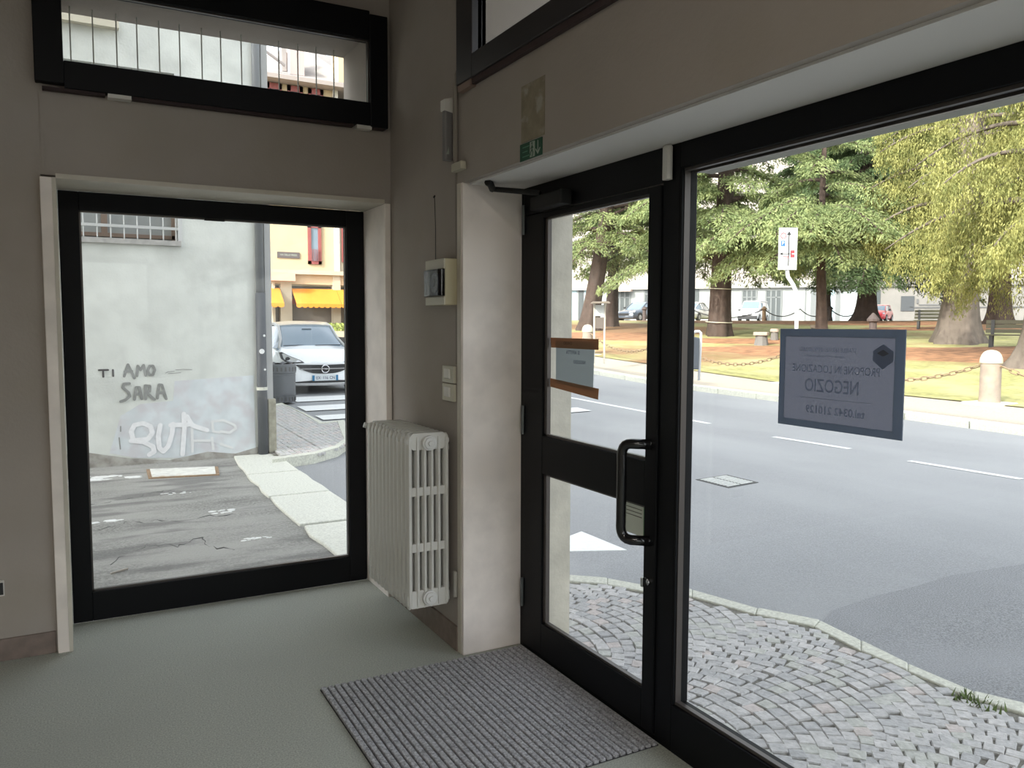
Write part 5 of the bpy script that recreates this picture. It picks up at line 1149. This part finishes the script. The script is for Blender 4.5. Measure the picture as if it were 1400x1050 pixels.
def toward(px, r, dh=0): x, y = polar(px, r); return math.atan2(-x, -y)+R(dh)     # azimuth (from +Y to +X) from the trunk towards the shop
tot = 0
T7 = toward(1122, 34)
tot += tree(1120, 34, .19, 'slender trunked cedar behind the white sign pole with a broad pale frond in front', 'cedar', bark, h=9.5, z_low=4.0, Lmax=4.4, nb=16, drop=.55, seed=3, per=12, sz=0.180, arch=.22,
    extra=[(4.9, T7+R(d), L, .55) for d, L in ((62, 5.2), (40, 4.6), (20, 4.2), (0, 4.0), (-22, 4.2), (-45, 4.0), (80, 4.6), (-66, 3.4))]+[(3.8, T7+R(d), L, .6) for d, L in ((70, 4.2), (30, 3.6), (-10, 3.2), (-50, 3.0))])
tot += tree(985, 36, .44, 'cedar with a broad brown trunk banded low down, left of the white van', 'cedar', bark, h=18, z_low=3.3, Lmax=5.2, nb=48, drop=.45, seed=5, per=10, sz=0.194, flare=1.25,
    extra=[(6.0, toward(985, 36, 55), 5.0, .45), (7.4, toward(985, 36, 20), 4.6, .45), (5.0, toward(985, 36, -40), 4.2, .5)])
tot += tree(1180, 53, .50, 'dark wide footed cedar in the middle behind the shop sign', 'dark', bark, h=19, z_low=3.2, Lmax=7.5, nb=60, drop=.40, seed=8, per=10, sz=0.259, flare=1.8,
    extra=[(6.5, toward(1182, 53, d), 8.0, .38) for d in (70, 30, -20, -60)])
T4 = toward(1310, 33)
tot += tree(1312, 33, .56, 'largest spruce with flared grey trunk and hanging yellow green curtains', 'gold', bark2, h=19, z_low=5.3, Lmax=3.2, nb=44, drop=.55, seed=12, per=9, sz=0.144, flare=1.6, hang=.75, arch=.2, cover=.9, away=38,
    extra=[(4.9, T4+R(55), 3.6, .5), (3.4, T4+R(22), 1.6, .6), (3.0, T4+R(30), 1.7, .6), (6.3, T4+R(80), 3.2, .4), (5.6, T4+R(-60), 3.2, .5), (7.6, T4+R(66), 3.0, .5), (8.8, T4+R(80), 3.0, .5), (7.2, T4+R(-70), 3.4, .5)],
    bare=[(5.6, [(.9, -.9, .5), (1.6, -1.3, 1.1)]), (8.2, [(-.9, -.8, -.2), (-1.6, -.9, -.8)]), (5.3, [(-.6, -.9, .5), (-1.2, -1.6, .9)])])
tot += tree(1361, 48, .46, 'dark reddish trunked cedar right of the largest spruce', 'dark', bark, h=18, z_low=4.2, Lmax=6.0, nb=48, drop=.45, seed=15, per=9, sz=0.245, flare=1.6)
tot += tree(1422, 25, .42, 'spruce with golden hanging foliage at the right edge of the photo', 'gold', bark2, h=17, z_low=3.6, Lmax=4.2, nb=42, drop=.5, seed=21, per=9, sz=0.130, flare=2.2, hang=.8, cover=.9)
tot += tree(806, 40, .40, 'left of two dark leaning cedars seen through the door glass', 'cedar', bark, h=17, z_low=3.8, Lmax=5.0, nb=36, drop=.45, seed=31, per=9, sz=0.194, lean=(.10, -.06), flare=1.5, cover=.8,
    extra=[(4.2, toward(806, 40, -35), 4.4, .45), (3.9, toward(806, 40, 20), 3.5, .5)], bare=[(5.5, [(1.5, -1, .8), (3.2, -1.8, .2), (4.2, -2.4, -.3)]), (4.6, [(1.5, -.8, 1.5), (3.0, -1.4, 3.2)])])
tot += tree(838, 44, .30, 'right of two dark leaning cedars seen through the door glass', 'dark', bark, h=16, z_low=5.5, Lmax=4.6, nb=32, drop=.4, seed=37, per=9, sz=0.216, lean=(-.02, .0), flare=1.3, cover=.7,
    bare=[(6.5, [(1.6, -1.2, .3), (3.4, -2.2, -1.2)]), (8.0, [(1.8, -1.2, -.6), (4.0, -2.6, -2.6)])])
tot += tree(1127, 60, .28, 'dark bushy cedar far back just right of the white sign pole', 'dark', bark, h=20, z_low=5.4, Lmax=7.0, nb=46, drop=.4, seed=41, per=8, sz=0.302)
tot += tree(915, 46, .42, 'cedar hidden behind the black door post with its boughs showing on both sides', 'cedar', bark, h=18, z_low=3.8, Lmax=6.0, nb=46, drop=.45, seed=44, per=9, sz=0.216)
tot += tree(1306, 62, .4, 'dark cedar far back hidden behind the largest trunk', 'dark', bark, h=21, z_low=6.5, Lmax=7.5, nb=40, drop=.4, seed=47, per=8, sz=0.317)
# pale band and marks round the banded trunk
tb2 = bpy.data.objects['cedar_tree.001']
for z_, r_, nm in ((.62, .545, 'pale_band'), (2.05, .455, 'tie_wire')):
    MB().tube([((r_+.015)*math.cos(t)+.1*math.sin(z_*.5+5), (r_+.015)*math.sin(t)+.1*math.cos(z_*.4+5), z_+.03*math.sin(t)) for t in [2*math.pi*i/20 for i in range(20)]], .018, 5, close=True).build(nm, M['cream'], tb2)
print('leaf quads', tot)
